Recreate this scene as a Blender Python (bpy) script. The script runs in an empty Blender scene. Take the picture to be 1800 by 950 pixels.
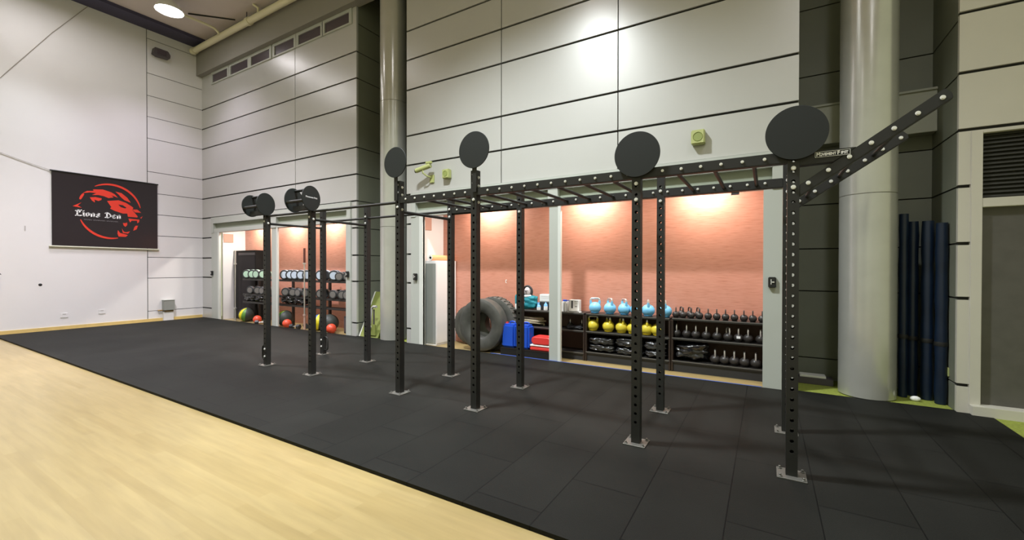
import bpy, bmesh, math, random
from mathutils import Vector, Matrix, noise
PI = math.pi
R = math.radians
scene = bpy.context.scene
COL = scene.collection

# ---------------------------------------------------------------- camera
cam_d = bpy.data.cameras.new('camera')
cam_d.sensor_width = 36.0
cam_d.lens = 750.0165 / 1800 * 36
cam_d.clip_start = 0.05
cam = bpy.data.objects.new('camera', cam_d)
COL.objects.link(cam)
yaw, pitch, roll = 0.53812, -0.0072656, 0.0014198
fw = Vector((-math.sin(yaw) * math.cos(pitch), math.cos(yaw) * math.cos(pitch), math.sin(pitch)))
rt = Vector((math.cos(yaw), math.sin(yaw), 0))
up = rt.cross(fw)
rt2 = rt * math.cos(roll) + up * math.sin(roll)
up2 = -rt * math.sin(roll) + up * math.cos(roll)
m = Matrix((rt2, up2, -fw)).transposed().to_4x4()
m.translation = Vector((8.60154, -6.69488, 1.62))
cam.matrix_world = m
scene.camera = cam

# ---------------------------------------------------------------- light and exposure
scene.view_settings.view_transform = 'Standard'
scene.view_settings.look = 'None'
scene.view_settings.exposure = 0.0
scene.view_settings.gamma = 1.0
scene.view_settings.use_curve_mapping = False
W = bpy.data.worlds.new('world'); scene.world = W
W.use_nodes = True
W.node_tree.nodes['Background'].inputs[0].default_value = (0.99, 1.0, 0.63, 1)
W.node_tree.nodes['Background'].inputs[1].default_value = 0.54

# high-bay lamps: (x, y, watts, colour, shows)
HIGH_BAYS = [
    (-4.79, -1.69, 8.3, 780, (0.90, 0.80, 1.0), 112),
    (-5.35, -3.95, 8.3, 1200, (0.90, 0.92, 1.0), 90),
    (-1.9, -4.0, 8.3, 5200, (0.95, 0.92, 1.0), 114),
    (4.94, -3.9, 8.3, 6300, (0.90, 0.95, 0.98), 125),
    (10.0, -4.3, 8.2, 700, (0.9, 0.9, 1.0), 130),
    (3.0, -10.5, 8.3, 900, (0.92, 1.0, 0.62), 124),
    (10.0, -8.6, 8.3, 500, (0.85, 0.95, 1.0), 124),
]
LAMP_Z = 8.3

# ---------------------------------------------------------------- materials
def mat(name, color, rough=0.6, metal=0.0, spec=0.5, noise_amt=0.0, nscale=6.0, bump=0.0, bscale=40.0, emit=None, coat=0.0, stretch=None, ior=None):
    M = bpy.data.materials.new(name); M.use_nodes = True
    nt = M.node_tree; N = nt.nodes; L = nt.links
    b = N['Principled BSDF']
    b.inputs['Base Color'].default_value = (*color, 1)
    b.inputs['Roughness'].default_value = rough
    b.inputs['Metallic'].default_value = metal
    b.inputs['Specular IOR Level'].default_value = spec
    if coat: b.inputs['Coat Weight'].default_value = coat
    tc = N.new('ShaderNodeTexCoord')
    mp = N.new('ShaderNodeMapping'); L.new(tc.outputs['Object'], mp.inputs[0])
    if stretch: mp.inputs['Scale'].default_value = stretch
    if noise_amt:
        n = N.new('ShaderNodeTexNoise'); n.inputs['Scale'].default_value = nscale; n.inputs['Detail'].default_value = 4
        L.new(mp.outputs[0], n.inputs['Vector'])
        r = N.new('ShaderNodeMapRange'); L.new(n.outputs['Fac'], r.inputs[0])
        r.inputs[1].default_value = 0.25; r.inputs[2].default_value = 0.75
        r.inputs[3].default_value = 1 - noise_amt; r.inputs[4].default_value = 1 + noise_amt
        v = N.new('ShaderNodeVectorMath'); v.operation = 'SCALE'
        v.inputs[0].default_value = color
        L.new(r.outputs[0], v.inputs['Scale'])
        L.new(v.outputs[0], b.inputs['Base Color'])
    if bump:
        n2 = N.new('ShaderNodeTexNoise'); n2.inputs['Scale'].default_value = bscale; n2.inputs['Detail'].default_value = 3
        L.new(mp.outputs[0], n2.inputs['Vector'])
        bp = N.new('ShaderNodeBump'); bp.inputs['Strength'].default_value = bump; bp.inputs['Distance'].default_value = 0.01
        L.new(n2.outputs['Fac'], bp.inputs['Height']); L.new(bp.outputs[0], b.inputs['Normal'])
    if emit:
        b.inputs['Emission Color'].default_value = (*emit[:3], 1)
        b.inputs['Emission Strength'].default_value = emit[3]
    return M

def mat_wood_floor():
    M = mat('maple_floor', (0.6, 0.45, 0.25), 0.3)
    nt = M.node_tree; N = nt.nodes; L = nt.links; b = N['Principled BSDF']
    tc = N.new('ShaderNodeTexCoord')
    br = N.new('ShaderNodeTexBrick'); L.new(tc.outputs['Object'], br.inputs['Vector'])
    br.inputs['Scale'].default_value = 1.0
    br.inputs['Brick Width'].default_value = 1.1; br.inputs['Row Height'].default_value = 0.085
    br.inputs['Mortar Size'].default_value = 0.0006; br.inputs['Mortar Smooth'].default_value = 0.6
    br.inputs['Bias'].default_value = -0.1
    br.inputs['Color1'].default_value = (0.315, 0.240, 0.107, 1)
    br.inputs['Color2'].default_value = (0.282, 0.210, 0.088, 1)
    br.inputs['Mortar'].default_value = (0.27, 0.20, 0.085, 1)
    br.offset = 0.37; br.squash = 1.0
    mp = N.new('ShaderNodeMapping'); mp.inputs['Scale'].default_value = (1.2, 14, 1); L.new(tc.outputs['Object'], mp.inputs[0])
    n = N.new('ShaderNodeTexNoise'); n.inputs['Scale'].default_value = 1.5; n.inputs['Detail'].default_value = 6; L.new(mp.outputs[0], n.inputs['Vector'])
    r = N.new('ShaderNodeMapRange'); L.new(n.outputs['Fac'], r.inputs[0]); r.inputs[1].default_value = 0.3; r.inputs[2].default_value = 0.7
    r.inputs[3].default_value = 0.9; r.inputs[4].default_value = 1.07
    v = N.new('ShaderNodeVectorMath'); v.operation = 'SCALE'; L.new(br.outputs['Color'], v.inputs[0]); L.new(r.outputs[0], v.inputs['Scale'])
    L.new(v.outputs[0], b.inputs['Base Color'])
    return M

def mat_rubber():
    M = mat('rubber_tiles', (0.045, 0.045, 0.043), 0.68, spec=0.12)
    nt = M.node_tree; N = nt.nodes; L = nt.links; b = N['Principled BSDF']
    tc = N.new('ShaderNodeTexCoord')
    mp = N.new('ShaderNodeMapping'); L.new(tc.outputs['Object'], mp.inputs[0])
    mp.inputs['Rotation'].default_value = (0, 0, PI / 2)
    br = N.new('ShaderNodeTexBrick'); L.new(mp.outputs[0], br.inputs['Vector'])
    br.inputs['Scale'].default_value = 1.0; br.offset = 0.5
    br.inputs['Brick Width'].default_value = 1.048; br.inputs['Row Height'].default_value = 0.524
    br.inputs['Mortar Size'].default_value = 0.0048; br.inputs['Mortar Smooth'].default_value = 0.4
    br.inputs['Color1'].default_value = (0.0118, 0.0120, 0.0103, 1)
    br.inputs['Color2'].default_value = (0.0092, 0.0094, 0.0079, 1)
    br.inputs['Mortar'].default_value = (0.002, 0.002, 0.002, 1)
    n = N.new('ShaderNodeTexNoise'); n.inputs['Scale'].default_value = 1.3; n.inputs['Detail'].default_value = 5; L.new(tc.outputs['Object'], n.inputs['Vector'])
    r = N.new('ShaderNodeMapRange'); L.new(n.outputs['Fac'], r.inputs[0]); r.inputs[1].default_value = 0.3; r.inputs[2].default_value = 0.7
    r.inputs[3].default_value = 0.82; r.inputs[4].default_value = 1.18
    n3 = N.new('ShaderNodeTexNoise'); n3.inputs['Scale'].default_value = 160; n3.inputs['Detail'].default_value = 2; L.new(tc.outputs['Object'], n3.inputs['Vector'])
    r3 = N.new('ShaderNodeMapRange'); L.new(n3.outputs['Fac'], r3.inputs[0]); r3.inputs[1].default_value = 0.3; r3.inputs[2].default_value = 0.7
    r3.inputs[3].default_value = 0.8; r3.inputs[4].default_value = 1.2
    mu = N.new('ShaderNodeMath'); mu.operation = 'MULTIPLY'; L.new(r.outputs[0], mu.inputs[0]); L.new(r3.outputs[0], mu.inputs[1])
    v = N.new('ShaderNodeVectorMath'); v.operation = 'SCALE'; L.new(br.outputs['Color'], v.inputs[0]); L.new(mu.outputs[0], v.inputs['Scale'])
    L.new(v.outputs[0], b.inputs['Base Color'])
    bp = N.new('ShaderNodeBump'); bp.inputs['Strength'].default_value = 0.25; bp.inputs['Distance'].default_value = 0.004
    L.new(n3.outputs['Fac'], bp.inputs['Height']); L.new(bp.outputs[0], b.inputs['Normal'])
    return M

def mat_laminate():
    M = mat('red_laminate', (0.5, 0.14, 0.075), 0.36, spec=0.9)
    nt = M.node_tree; N = nt.nodes; L = nt.links; b = N['Principled BSDF']
    tc = N.new('ShaderNodeTexCoord')
    mp = N.new('ShaderNodeMapping'); mp.inputs['Scale'].default_value = (4.0, 1, 60); L.new(tc.outputs['Object'], mp.inputs[0])
    n = N.new('ShaderNodeTexNoise'); n.inputs['Scale'].default_value = 1.6; n.inputs['Detail'].default_value = 4; L.new(mp.outputs[0], n.inputs['Vector'])
    cr = N.new('ShaderNodeValToRGB'); L.new(n.outputs['Fac'], cr.inputs[0])
    e = cr.color_ramp.elements
    e[0].position = 0.27; e[0].color = (0.42, 0.15, 0.095, 1)
    e[1].position = 0.42; e[1].color = (0.53, 0.225, 0.155, 1)
    x = cr.color_ramp.elements.new(0.75); x.color = (0.60, 0.275, 0.20, 1)
    L.new(cr.outputs[0], b.inputs['Base Color'])
    return M

def mat_concrete_col():
    M = mat('column_metal', (0.50, 0.50, 0.46), 0.22, spec=0.6, metal=0.45, noise_amt=0.06, nscale=3)
    return M

MT = {}
MT['floor'] = mat_wood_floor()
MT['rubber'] = mat_rubber()
MT['red'] = mat_laminate()
MT['column'] = mat_concrete_col()
MT['white_wall'] = mat('white_wall_paint', (0.71, 0.70, 0.70), 0.55, noise_amt=0.015, nscale=1.5)
MT['panel'] = mat('grey_wall_panel', (0.52, 0.52, 0.50), 0.33, spec=0.5, metal=0.28, noise_amt=0.02, nscale=1.2)
MT['panel_r'] = mat('beige_wall_panel', (0.53, 0.51, 0.44), 0.5, noise_amt=0.03, nscale=2)
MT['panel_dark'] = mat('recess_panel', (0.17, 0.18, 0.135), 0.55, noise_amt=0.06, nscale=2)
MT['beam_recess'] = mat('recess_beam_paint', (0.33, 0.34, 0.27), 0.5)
MT['joint'] = mat('panel_joint', (0.012, 0.012, 0.010), 0.8)
MT['frame'] = mat('frame_paint', (0.43, 0.45, 0.41), 0.4)
MT['strip'] = mat('pale_edge_strip', (0.62, 0.64, 0.60), 0.4)
MT['frame_shaded'] = mat('frame_paint_shaded', (0.25, 0.28, 0.22), 0.5)  # frame paint darkened for the shade in the recessed track
MT['bulk'] = mat('bulkhead_paint', (0.25, 0.24, 0.21), 0.6)
MT['ceil'] = mat('ceiling_paint', (0.62, 0.55, 0.52), 0.8, noise_amt=0.04, nscale=1)
MT['shadow_band_rods'] = mat('dark_violet_shadow_and_steel', (0.05, 0.045, 0.09), 0.6)  # painted shadow band at the ceiling, also the steel hanger rods
MT['pipe'] = mat('cream_pipe_paint', (0.74, 0.70, 0.50), 0.45)
MT['glass_dark'] = mat('dark_glass', (0.07, 0.055, 0.065), 0.25)
MT['black'] = mat('black_powder_coat', (0.016, 0.016, 0.015), 0.5, spec=0.4, bump=0.08, bscale=300)
MT['disc'] = mat('grey_black_target_plate', (0.012, 0.0145, 0.0135), 0.6, spec=0.35)
MT['steel'] = mat('zinc_bolt', (0.75, 0.75, 0.73), 0.35, metal=0.35)
MT['plate'] = mat('galvanised_base_plate', (0.15, 0.145, 0.13), 0.45, metal=0.5)
MT['white'] = mat('white_print', (0.85, 0.85, 0.85), 0.5)
MT['base_wood'] = mat('yellow_skirting_wood', (0.60, 0.45, 0.17), 0.5, noise_amt=0.1, nscale=5)
MT['green'] = mat('lime_green_carpet', (0.24, 0.28, 0.04), 0.95, noise_amt=0.25, nscale=40, bump=0.3, bscale=200)
MT['blue_tape'] = mat('blue_tape', (0.03, 0.10, 0.45), 0.5)
MT['banner'] = mat('black_vinyl_banner', (0.020, 0.014, 0.018), 0.28, spec=0.5)
MT['banner_red'] = mat('red_print', (0.72, 0.045, 0.025), 0.4)
MT['banner_white'] = mat('white_banner_print', (0.92, 0.92, 0.92), 0.4)
MT['banner_grey'] = mat('grey_banner_print', (0.22, 0.21, 0.23), 0.4)
MT['pole'] = mat('pale_banner_pole', (0.5, 0.5, 0.38), 0.4)
MT['cream'] = mat('cream_green_plastic', (0.40, 0.43, 0.17), 0.45)
MT['cream_d'] = mat('olive_plastic', (0.24, 0.28, 0.08), 0.5)
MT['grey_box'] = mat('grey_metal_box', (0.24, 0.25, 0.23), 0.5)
MT['grey_dark'] = mat('dark_grey_box', (0.065, 0.055, 0.06), 0.5)
MT['brass'] = mat('brown_brass', (0.30, 0.20, 0.07), 0.4, metal=0.4)
MT['door_dark'] = mat('dark_door_leaf', (0.085, 0.08, 0.07), 0.6, noise_amt=0.1, nscale=8)
MT['louvre'] = mat('louvre_dark', (0.035, 0.035, 0.028), 0.6)
MT['inner_white'] = mat('store_white_panel', (0.74, 0.72, 0.72), 0.5)
MT['beige'] = mat('beige_patch', (0.55, 0.32, 0.25), 0.5)  # flat beige for the two squares on the store end walls
MT['store_ceiling'] = mat('store_soffit', (0.7, 0.68, 0.64), 0.7)
MT['blue_roll'] = mat('navy_mat_vinyl', (0.004, 0.012, 0.030), 0.4, noise_amt=0.3, nscale=4)
MT['shelf'] = mat('black_shelf_steel', (0.022, 0.020, 0.018), 0.4, spec=0.5)
MT['locker_door'] = mat('dark_locker_door', (0.022, 0.018, 0.020), 0.6, spec=0.2)
MT['locker'] = mat('matt_black_locker', (0.012, 0.012, 0.012), 0.6, spec=0.2)
MT['shelf_edge'] = mat('grey_shelf_edge', (0.12, 0.115, 0.105), 0.45)  # paler grey than the shelf boards
MT['shelf_side'] = mat('brown_black_side', (0.022, 0.012, 0.008), 0.5)
MT['shelf_shadow'] = mat('shadowed_wall_brown', (0.07, 0.030, 0.018), 0.6)  # brown of the red wall in shadow behind the shelves
MT['tyre'] = mat('tyre_rubber', (0.060, 0.060, 0.052), 0.5, noise_amt=0.25, nscale=8, bump=0.2, bscale=40)
MT['tread'] = mat('tyre_tread_rubber', (0.075, 0.07, 0.06), 0.7, noise_amt=0.3, nscale=20, bump=0.3, bscale=60)
MT['blue_can'] = mat('blue_plastic', (0.012, 0.075, 0.50), 0.4)
MT['red_cap'] = mat('red_plastic', (0.6, 0.05, 0.04), 0.4)
MT['red_mat'] = mat('red_vinyl', (0.68, 0.045, 0.04), 0.35)
MT['kb_blue'] = mat('sky_blue_enamel', (0.18, 0.49, 0.74), 0.4, noise_amt=0.05)
MT['kb_yellow'] = mat('yellow_enamel', (0.74, 0.60, 0.05), 0.4, noise_amt=0.05)
MT['kb_black'] = mat('black_cast_iron', (0.028, 0.024, 0.022), 0.42, bump=0.1, bscale=120)
MT['chrome'] = mat('brushed_handle_steel', (0.72, 0.70, 0.68), 0.28, metal=0.8)
MT['bag'] = mat('glossy_black_vinyl', (0.016, 0.016, 0.017), 0.22, spec=0.8, noise_amt=0.2)
MT['dull_black'] = mat('black_foam', (0.02, 0.02, 0.022), 0.6)
MT['white_card'] = mat('white_carton', (0.80, 0.80, 0.78), 0.6)
MT['teal'] = mat('teal_fabric', (0.008, 0.20, 0.25), 0.7, noise_amt=0.15)
MT['face'] = mat('pale_grey_manikin_plastic', (0.50, 0.45, 0.45), 0.5)
MT['bottle_blue'] = mat('light_blue_plastic', (0.16, 0.40, 0.75), 0.3)
MT['orange_roll'] = mat('orange_mat', (0.85, 0.36, 0.16), 0.6)
MT['db_black'] = mat('black_urethane', (0.025, 0.028, 0.030), 0.45)
MT['db_green'] = mat('pale_green_grey_cap', (0.42, 0.60, 0.46), 0.3)
MT['db_blue'] = mat('pale_blue_grey_cap', (0.52, 0.60, 0.70), 0.3)
MT['db_grey'] = mat('dull_grey_cap', (0.16, 0.15, 0.14), 0.4)
MT['ball_dark'] = mat('dark_green_black_rubber', (0.035, 0.042, 0.035), 0.55)
MT['ball_yellow'] = mat('yellow_rubber', (0.75, 0.62, 0.02), 0.45)
MT['ball_green'] = mat('green_rubber', (0.10, 0.25, 0.04), 0.5)
MT['ball_blue'] = mat('blue_rubber', (0.04, 0.14, 0.50), 0.5)
MT['ball_red'] = mat('orange_red_rubber', (0.70, 0.08, 0.035), 0.45)
MT['rope'] = mat('khaki_rope', (0.40, 0.34, 0.22), 0.8, noise_amt=0.4, nscale=60)
MT['green_board'] = mat('green_board', (0.19, 0.22, 0.05), 0.7)
MT['board_edge'] = mat('pale_board_edge', (0.62, 0.62, 0.56), 0.6)
MT['grey_tool'] = mat('grey_folding_frame', (0.42, 0.41, 0.38), 0.5)
MT['lamp_glow'] = mat('lamp_lens', (1, 1, 1), 0.3, emit=(1.0, 0.95, 1.0, 25.0))
MT['lamp_glow_bright'] = mat('lamp_lens_bright', (1, 1, 1), 0.3, emit=(1.0, 0.96, 0.98, 60.0))
MT['tube_glow'] = mat('fluorescent_tube', (1, 1, 1), 0.3, emit=(1.0, 0.93, 0.82, 9.0))
MT['cable'] = mat('grey_wall_cable', (0.36, 0.34, 0.30), 0.7)
MT['wood_dark'] = mat('dark_brown_sleeve', (0.10, 0.03, 0.02), 0.5)
MT['bar_copper'] = mat('copper_toned_bar', (0.62, 0.42, 0.36), 0.35, metal=0.4)  # orange-toned metal for the lower end of one barbell
MT['mark'] = mat('wall_mark', (0.45, 0.43, 0.42), 0.7)

# ---------------------------------------------------------------- mesh building helpers
class MB:
    def __init__(self): self.v = []; self.f = []; self.mi = []
    def add(self, vs, fs, mi=0):
        o = len(self.v); self.v += [tuple(p) for p in vs]
        for f in fs: self.f.append([i + o for i in f]); self.mi.append(mi)
        return self
    def box(self, a, b, mi=0):
        x0, y0, z0 = a; x1, y1, z1 = b
        vs = [(x0, y0, z0), (x1, y0, z0), (x1, y1, z0), (x0, y1, z0), (x0, y0, z1), (x1, y0, z1), (x1, y1, z1), (x0, y1, z1)]
        return self.add(vs, [(0, 3, 2, 1), (4, 5, 6, 7), (0, 1, 5, 4), (1, 2, 6, 5), (2, 3, 7, 6), (3, 0, 4, 7)], mi)
    def cbox(self, c, s, mi=0):
        return self.box([c[i] - s[i] / 2 for i in range(3)], [c[i] + s[i] / 2 for i in range(3)], mi)
    def cyl(self, p0, p1, r, r1=None, n=20, caps=True, mi=0):
        p0 = Vector(p0); p1 = Vector(p1); d = (p1 - p0).normalized()
        a = d.orthogonal().normalized(); b = d.cross(a)
        r1 = r if r1 is None else r1
        vs = [p0 + (a * math.cos(t) + b * math.sin(t)) * r for t in [2 * PI * i / n for i in range(n)]]
        vs += [p1 + (a * math.cos(t) + b * math.sin(t)) * r1 for t in [2 * PI * i / n for i in range(n)]]
        fs = [(i, (i + 1) % n, n + (i + 1) % n, n + i) for i in range(n)]
        if caps: fs += [tuple(range(n - 1, -1, -1)), tuple(range(n, 2 * n))]
        return self.add(vs, fs, mi)
    def tube(self, pts, r, n=10, caps=True, mi=0, closed=False):
        pts = [Vector(p) for p in pts]; k = len(pts)
        rings = []; a = None
        for i, p in enumerate(pts):
            if closed: t = (pts[(i + 1) % k] - pts[i - 1]).normalized()
            else: t = (pts[min(i + 1, k - 1)] - pts[max(i - 1, 0)]).normalized()
            if a is None: a = t.orthogonal().normalized()
            a = (a - t * a.dot(t)).normalized(); b = t.cross(a)
            rr = r[i] if isinstance(r, (list, tuple)) else r
            rings.append([p + (a * math.cos(2 * PI * j / n) + b * math.sin(2 * PI * j / n)) * rr for j in range(n)])
        vs = [q for g in rings for q in g]; fs = []
        for i in range(k if closed else k - 1):
            i2 = (i + 1) % k
            for j in range(n): fs.append((i * n + j, i * n + (j + 1) % n, i2 * n + (j + 1) % n, i2 * n + j))
        if caps and not closed: fs += [tuple(range(n - 1, -1, -1)), tuple((k - 1) * n + j for j in range(n))]
        return self.add(vs, fs, mi)
    def lathe(self, prof, n=28, origin=(0, 0, 0), axis='z', mi=0):
        vs = []; fs = []; k = len(prof)
        for i in range(n):
            t = 2 * PI * i / n
            for r, h in prof:
                if axis == 'z': p = (r * math.cos(t), r * math.sin(t), h)
                elif axis == 'y': p = (r * math.cos(t), h, r * math.sin(t))
                else: p = (h, r * math.cos(t), r * math.sin(t))
                vs.append((p[0] + origin[0], p[1] + origin[1], p[2] + origin[2]))
        for i in range(n):
            for j in range(k - 1):
                fs.append((i * k + j, ((i + 1) % n) * k + j, ((i + 1) % n) * k + j + 1, i * k + j + 1))
        return self.add(vs, fs, mi)
    def prism(self, poly, a, b, plane='xz', mi=0):
        n = len(poly)
        def P(u, v, w):
            return {'xz': (u, w, v), 'yz': (w, u, v), 'xy': (u, v, w)}[plane]
        vs = [P(u, v, a) for u, v in poly] + [P(u, v, b) for u, v in poly]
        fs = [tuple(range(n)), tuple(range(2 * n - 1, n - 1, -1))] + [(i, n + i, n + (i + 1) % n, (i + 1) % n) for i in range(n)]
        return self.add(vs, fs, mi)
    def build(self, name, mats, parent=None, smooth=False, bevel=0, loc=None, rotz=0, auto=True, segs=2):
        me = bpy.data.meshes.new(name)
        me.from_pydata(self.v, [], self.f)
        if not isinstance(mats, (list, tuple)): mats = [mats]
        for mm in mats: me.materials.append(mm)
        for p, i in zip(me.polygons, self.mi): p.material_index = i
        bm = bmesh.new(); bm.from_mesh(me)
        bmesh.ops.remove_doubles(bm, verts=bm.verts, dist=1e-5)
        bmesh.ops.recalc_face_normals(bm, faces=bm.faces)
        if bevel:
            bmesh.ops.bevel(bm, geom=[e for e in bm.edges if e.is_manifold and e.calc_face_angle(0) > 0.5], offset=bevel, segments=segs, affect='EDGES', clamp_overlap=True)
        bm.to_mesh(me); bm.free()
        if smooth:
            for p in me.polygons: p.use_smooth = True
            try: me.set_sharp_from_angle(angle=R(35))
            except Exception: pass
        o = bpy.data.objects.new(name, me); COL.objects.link(o)
        if loc: o.location = loc
        o.rotation_euler.z = rotz
        if parent: o.parent = parent
        return o

def tag(o, label, cat, group=None, kind=None):
    o['label'] = label; o['category'] = cat
    if group: o['group'] = group
    if kind: o['kind'] = kind
    return o
def thing(name, label, cat, loc=(0, 0, 0), rotz=0, group=None):
    o = bpy.data.objects.new(name, None); COL.objects.link(o)
    o.location = loc; o.rotation_euler = (0, 0, rotz); o.empty_display_size = 0.1
    return tag(o, label, cat, group)
def struct(o, label=None, cat='wall'):
    o['kind'] = 'structure'
    if label: o['label'] = label; o['category'] = cat
    return o
KIDS = {}
def copy_tree(o, parent=None):
    c = o.copy(); COL.objects.link(c)
    if parent is not None: c.parent = parent
    for ch in [x for x in bpy.data.objects if x.parent == o]: copy_tree(ch, c)
    return c
def dup(o, loc, rotz=0, label=None, scale=None):
    c = copy_tree(o); c.location = loc; c.rotation_euler = (0, 0, rotz)
    if label: c['label'] = label
    if scale: c.scale = scale
    return c
def icosphere(mb, c, r, n=24, k=14, mi=0, sc=(1, 1, 1)):
    prof = [(max(1e-4, math.sin(PI * j / k)) * r, -math.cos(PI * j / k) * r) for j in range(k + 1)]
    o = len(mb.v); mb.lathe(prof, n)
    for i in range(o, len(mb.v)):
        x, y, z = mb.v[i]; mb.v[i] = (x * sc[0] + c[0], y * sc[1] + c[1], z * sc[2] + c[2])
    return mb
def text_mesh(name, s, size, matrix, m, parent=None, extrude=0.001, align='CENTER', sx=1.0, shear=0.0, weight=0.0):
    cu = bpy.data.curves.new(name, 'FONT'); cu.body = s; cu.size = size; cu.extrude = extrude
    cu.align_x = align; cu.align_y = 'CENTER'; cu.shear = shear; cu.offset = weight
    tmp = bpy.data.objects.new(name + '_tmp', cu); COL.objects.link(tmp)
    bpy.context.view_layer.update()
    me = bpy.data.meshes.new_from_object(tmp.evaluated_get(bpy.context.evaluated_depsgraph_get()))
    bpy.data.objects.remove(tmp); me.name = name
    for v in me.vertices: v.co.x *= sx
    me.transform(matrix)
    me.materials.clear(); me.materials.append(m)
    o = bpy.data.objects.new(name, me); COL.objects.link(o)
    if parent: o.parent = parent
    return o

# ================================================================ STRUCTURE
CZ = 8.65
XR = 14.0
YF = -14.0
YEDGE = -4.357
o = MB().box((-7.0, YF, -0.12), (XR, 0.95, -0.03)).build('floor', MT['floor']); struct(o, 'pale maple plank floor of the hall', 'floor')
o = MB().box((0.39, 0.0, -0.05), (1.97, 0.9, -0.012)).box((8.96, -0.02, -0.05), (10.44, 0.9, -0.006)).box((10.72, -3.2, -0.05), (XR, 0.0, -0.006)).build('floor', MT['green']); struct(o, 'lime green carpet strip beyond the black mats', 'floor')
o = MB().box((-7.0, YF, CZ), (XR, 0.95, CZ + 0.1)).build('ceiling', MT['ceil']); struct(o, 'brown grey hall ceiling', 'ceiling')
# a thin dark joint in the ceiling and dark box as painted shadow band
o = MB().box((-7.0, YF, 8.56), (-6.38, -0.17, CZ)).build('trim_1', MT['shadow_band_rods']); struct(o, 'dark violet box painted as the shadow gap under the ceiling along the left wall', 'beam')
o = MB().cyl((-5.2, -1.1, 8.63), (-4.4, -0.28, 8.63), 0.018, n=8).build('trim_2', MT['joint']); struct(o, 'thin black joint line on the ceiling', 'trim')

# ---- left wall (white) with joint lines
ZROWS = [0.0, 0.3, 1.275, 1.89, 2.53, 3.16, 3.785, 4.41, 5.385, 6.02, 6.64]
mb = MB(); mb.box((-7.15, YF, -0.03), (-7.0, -1.43, CZ))
jt = MB(); jt.box((-7.14, -1.44, -0.03), (-7.02, 0.12, CZ))
zr = ZROWS + [7.295, 8.305, CZ]
for a, b in zip(zr[:-1], zr[1:]):
    mb.box((-7.1, -1.412, a + (0.008 if a > 0 else -0.03)), (-7.0, 0.0, b - 0.008))
o = mb.build('wall_left', MT['white_wall']); struct(o, 'white side wall with a panelled strip at the corner')
j = jt.build('panel_joint', MT['joint'], o); j['kind'] = 'structure'
o = MB().box((-7.0, YF, -0.03), (-6.975, -0.02, 0.075)).build('baseboard_left', MT['base_wood']); struct(o, 'yellow wooden skirting along the white wall', 'baseboard')

# ---- long back wall in three bays
def bay(name, x0, x1, ztop, seams, opening, m, label, rows):
    """panel boxes with real open joints in front of a dark backing"""
    mb = MB(); jt = MB()
    xs = [x0] + seams + [x1]
    ox0, ox1, oz = opening
    g = 0.018; gv = 0.009
    zr = rows + [ztop]
    for a, b in zip(zr[:-1], zr[1:]):
        za = a + (g if a > 0 else -0.03); zb = b - (g if b < ztop else 0)
        for k, (xa, xb) in enumerate(zip(xs[:-1], xs[1:])):
            xa2 = xa + (gv if k else 0); xb2 = xb - (gv if k < len(xs) - 2 else 0)
            if za >= oz:
                mb.box((xa2, 0, za), (xb2, 0.05, zb))
            else:
                zc = min(zb, oz)
                if xa2 < ox0: mb.box((xa2, 0, za), (min(xb2, ox0), 0.05, zc))
                if xb2 > ox1: mb.box((max(xa2, ox1), 0, za), (xb2, 0.05, zc))
                if zb > oz: mb.box((xa2, 0, oz), (xb2, 0.05, zb))
    # backing
    if x0 < ox0: jt.box((x0 + .01, 0.03, 0), (ox0 - .005, 0.12, oz))
    if x1 > ox1: jt.box((ox1 + .005, 0.03, 0), (x1 - .01, 0.12, oz))
    jt.box((x0 + .01, 0.03, oz), (x1 - .01, 0.12, ztop))
    o = mb.build(name, m); struct(o, label)
    j = jt.build('panel_joint', MT['joint'], o); j['kind'] = 'structure'
    return o
bay('wall_back', -7.0, 0.383, 7.68, [-2.0], (-6.35, 0.2, 3.16), MT['panel'], 'grey panelled back wall bay over the left store', ZROWS)
bay('wall_back', 1.98, 8.95, CZ, [4.37, 6.56], (2.12, 8.80, 3.18), MT['panel'], 'grey panelled back wall bay over the right store', ZROWS + [7.6])
bay('wall_back', 10.446, XR, CZ, [], (10.545, 13.2, 3.13), MT['panel_r'], 'beige panelled wall bay at the far right', [0.0, 0.3, 1.275, 1.89, 2.53, 3.16, 3.80, 4.47, 5.385, 6.02, 7.0])
o = MB().box((-7.02, -0.16, 7.68), (1.98, 0.06, CZ)).build('wall_back', MT['bulk']); struct(o, 'brown grey bulkhead above the row of small windows')

# return walls of the recesses
def return_wall(x0, x1, m, label, y1=0.9):
    mb = MB(); jt = MB(); zr = ZROWS + [7.295, CZ]
    for a, b in zip(zr[:-1], zr[1:]):
        mb.box((x0, 0.052, a + (0.01 if a > 0 else -0.03)), (x1, y1, b - 0.01))
    jt.box((x0 + 0.012, 0.07, -0.05), (x1 - 0.012, y1 + 0.04, CZ))
    o = mb.build('wall_return', m); struct(o, label)
    j = jt.build('panel_joint', MT['joint'], o); j['kind'] = 'structure'
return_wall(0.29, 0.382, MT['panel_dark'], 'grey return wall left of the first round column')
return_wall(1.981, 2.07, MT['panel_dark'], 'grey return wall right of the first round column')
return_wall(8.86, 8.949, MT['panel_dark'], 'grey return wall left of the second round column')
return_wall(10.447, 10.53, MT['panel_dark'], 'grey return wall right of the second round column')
def recess_back(x0, x1, label, beams):
    mb = MB(); jt = MB(); zr = ZROWS + [7.295, CZ]
    for a, b in zip(zr[:-1], zr[1:]):
        mb.box((x0, 0.9, a + (0.008 if a > 0 else -0.03)), (x1, 0.95, b - 0.008))
    jt.box((x0 - 0.3, 0.952, -0.1), (x1 + 0.3, 1.05, CZ))
    o = mb.build('wall_recess', MT['panel_dark']); struct(o, label)
    j = jt.build('panel_joint', MT['joint'], o); j['kind'] = 'structure'
recess_back(0.375, 1.985, 'dark grey panelled wall behind the first round column', [])
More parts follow.
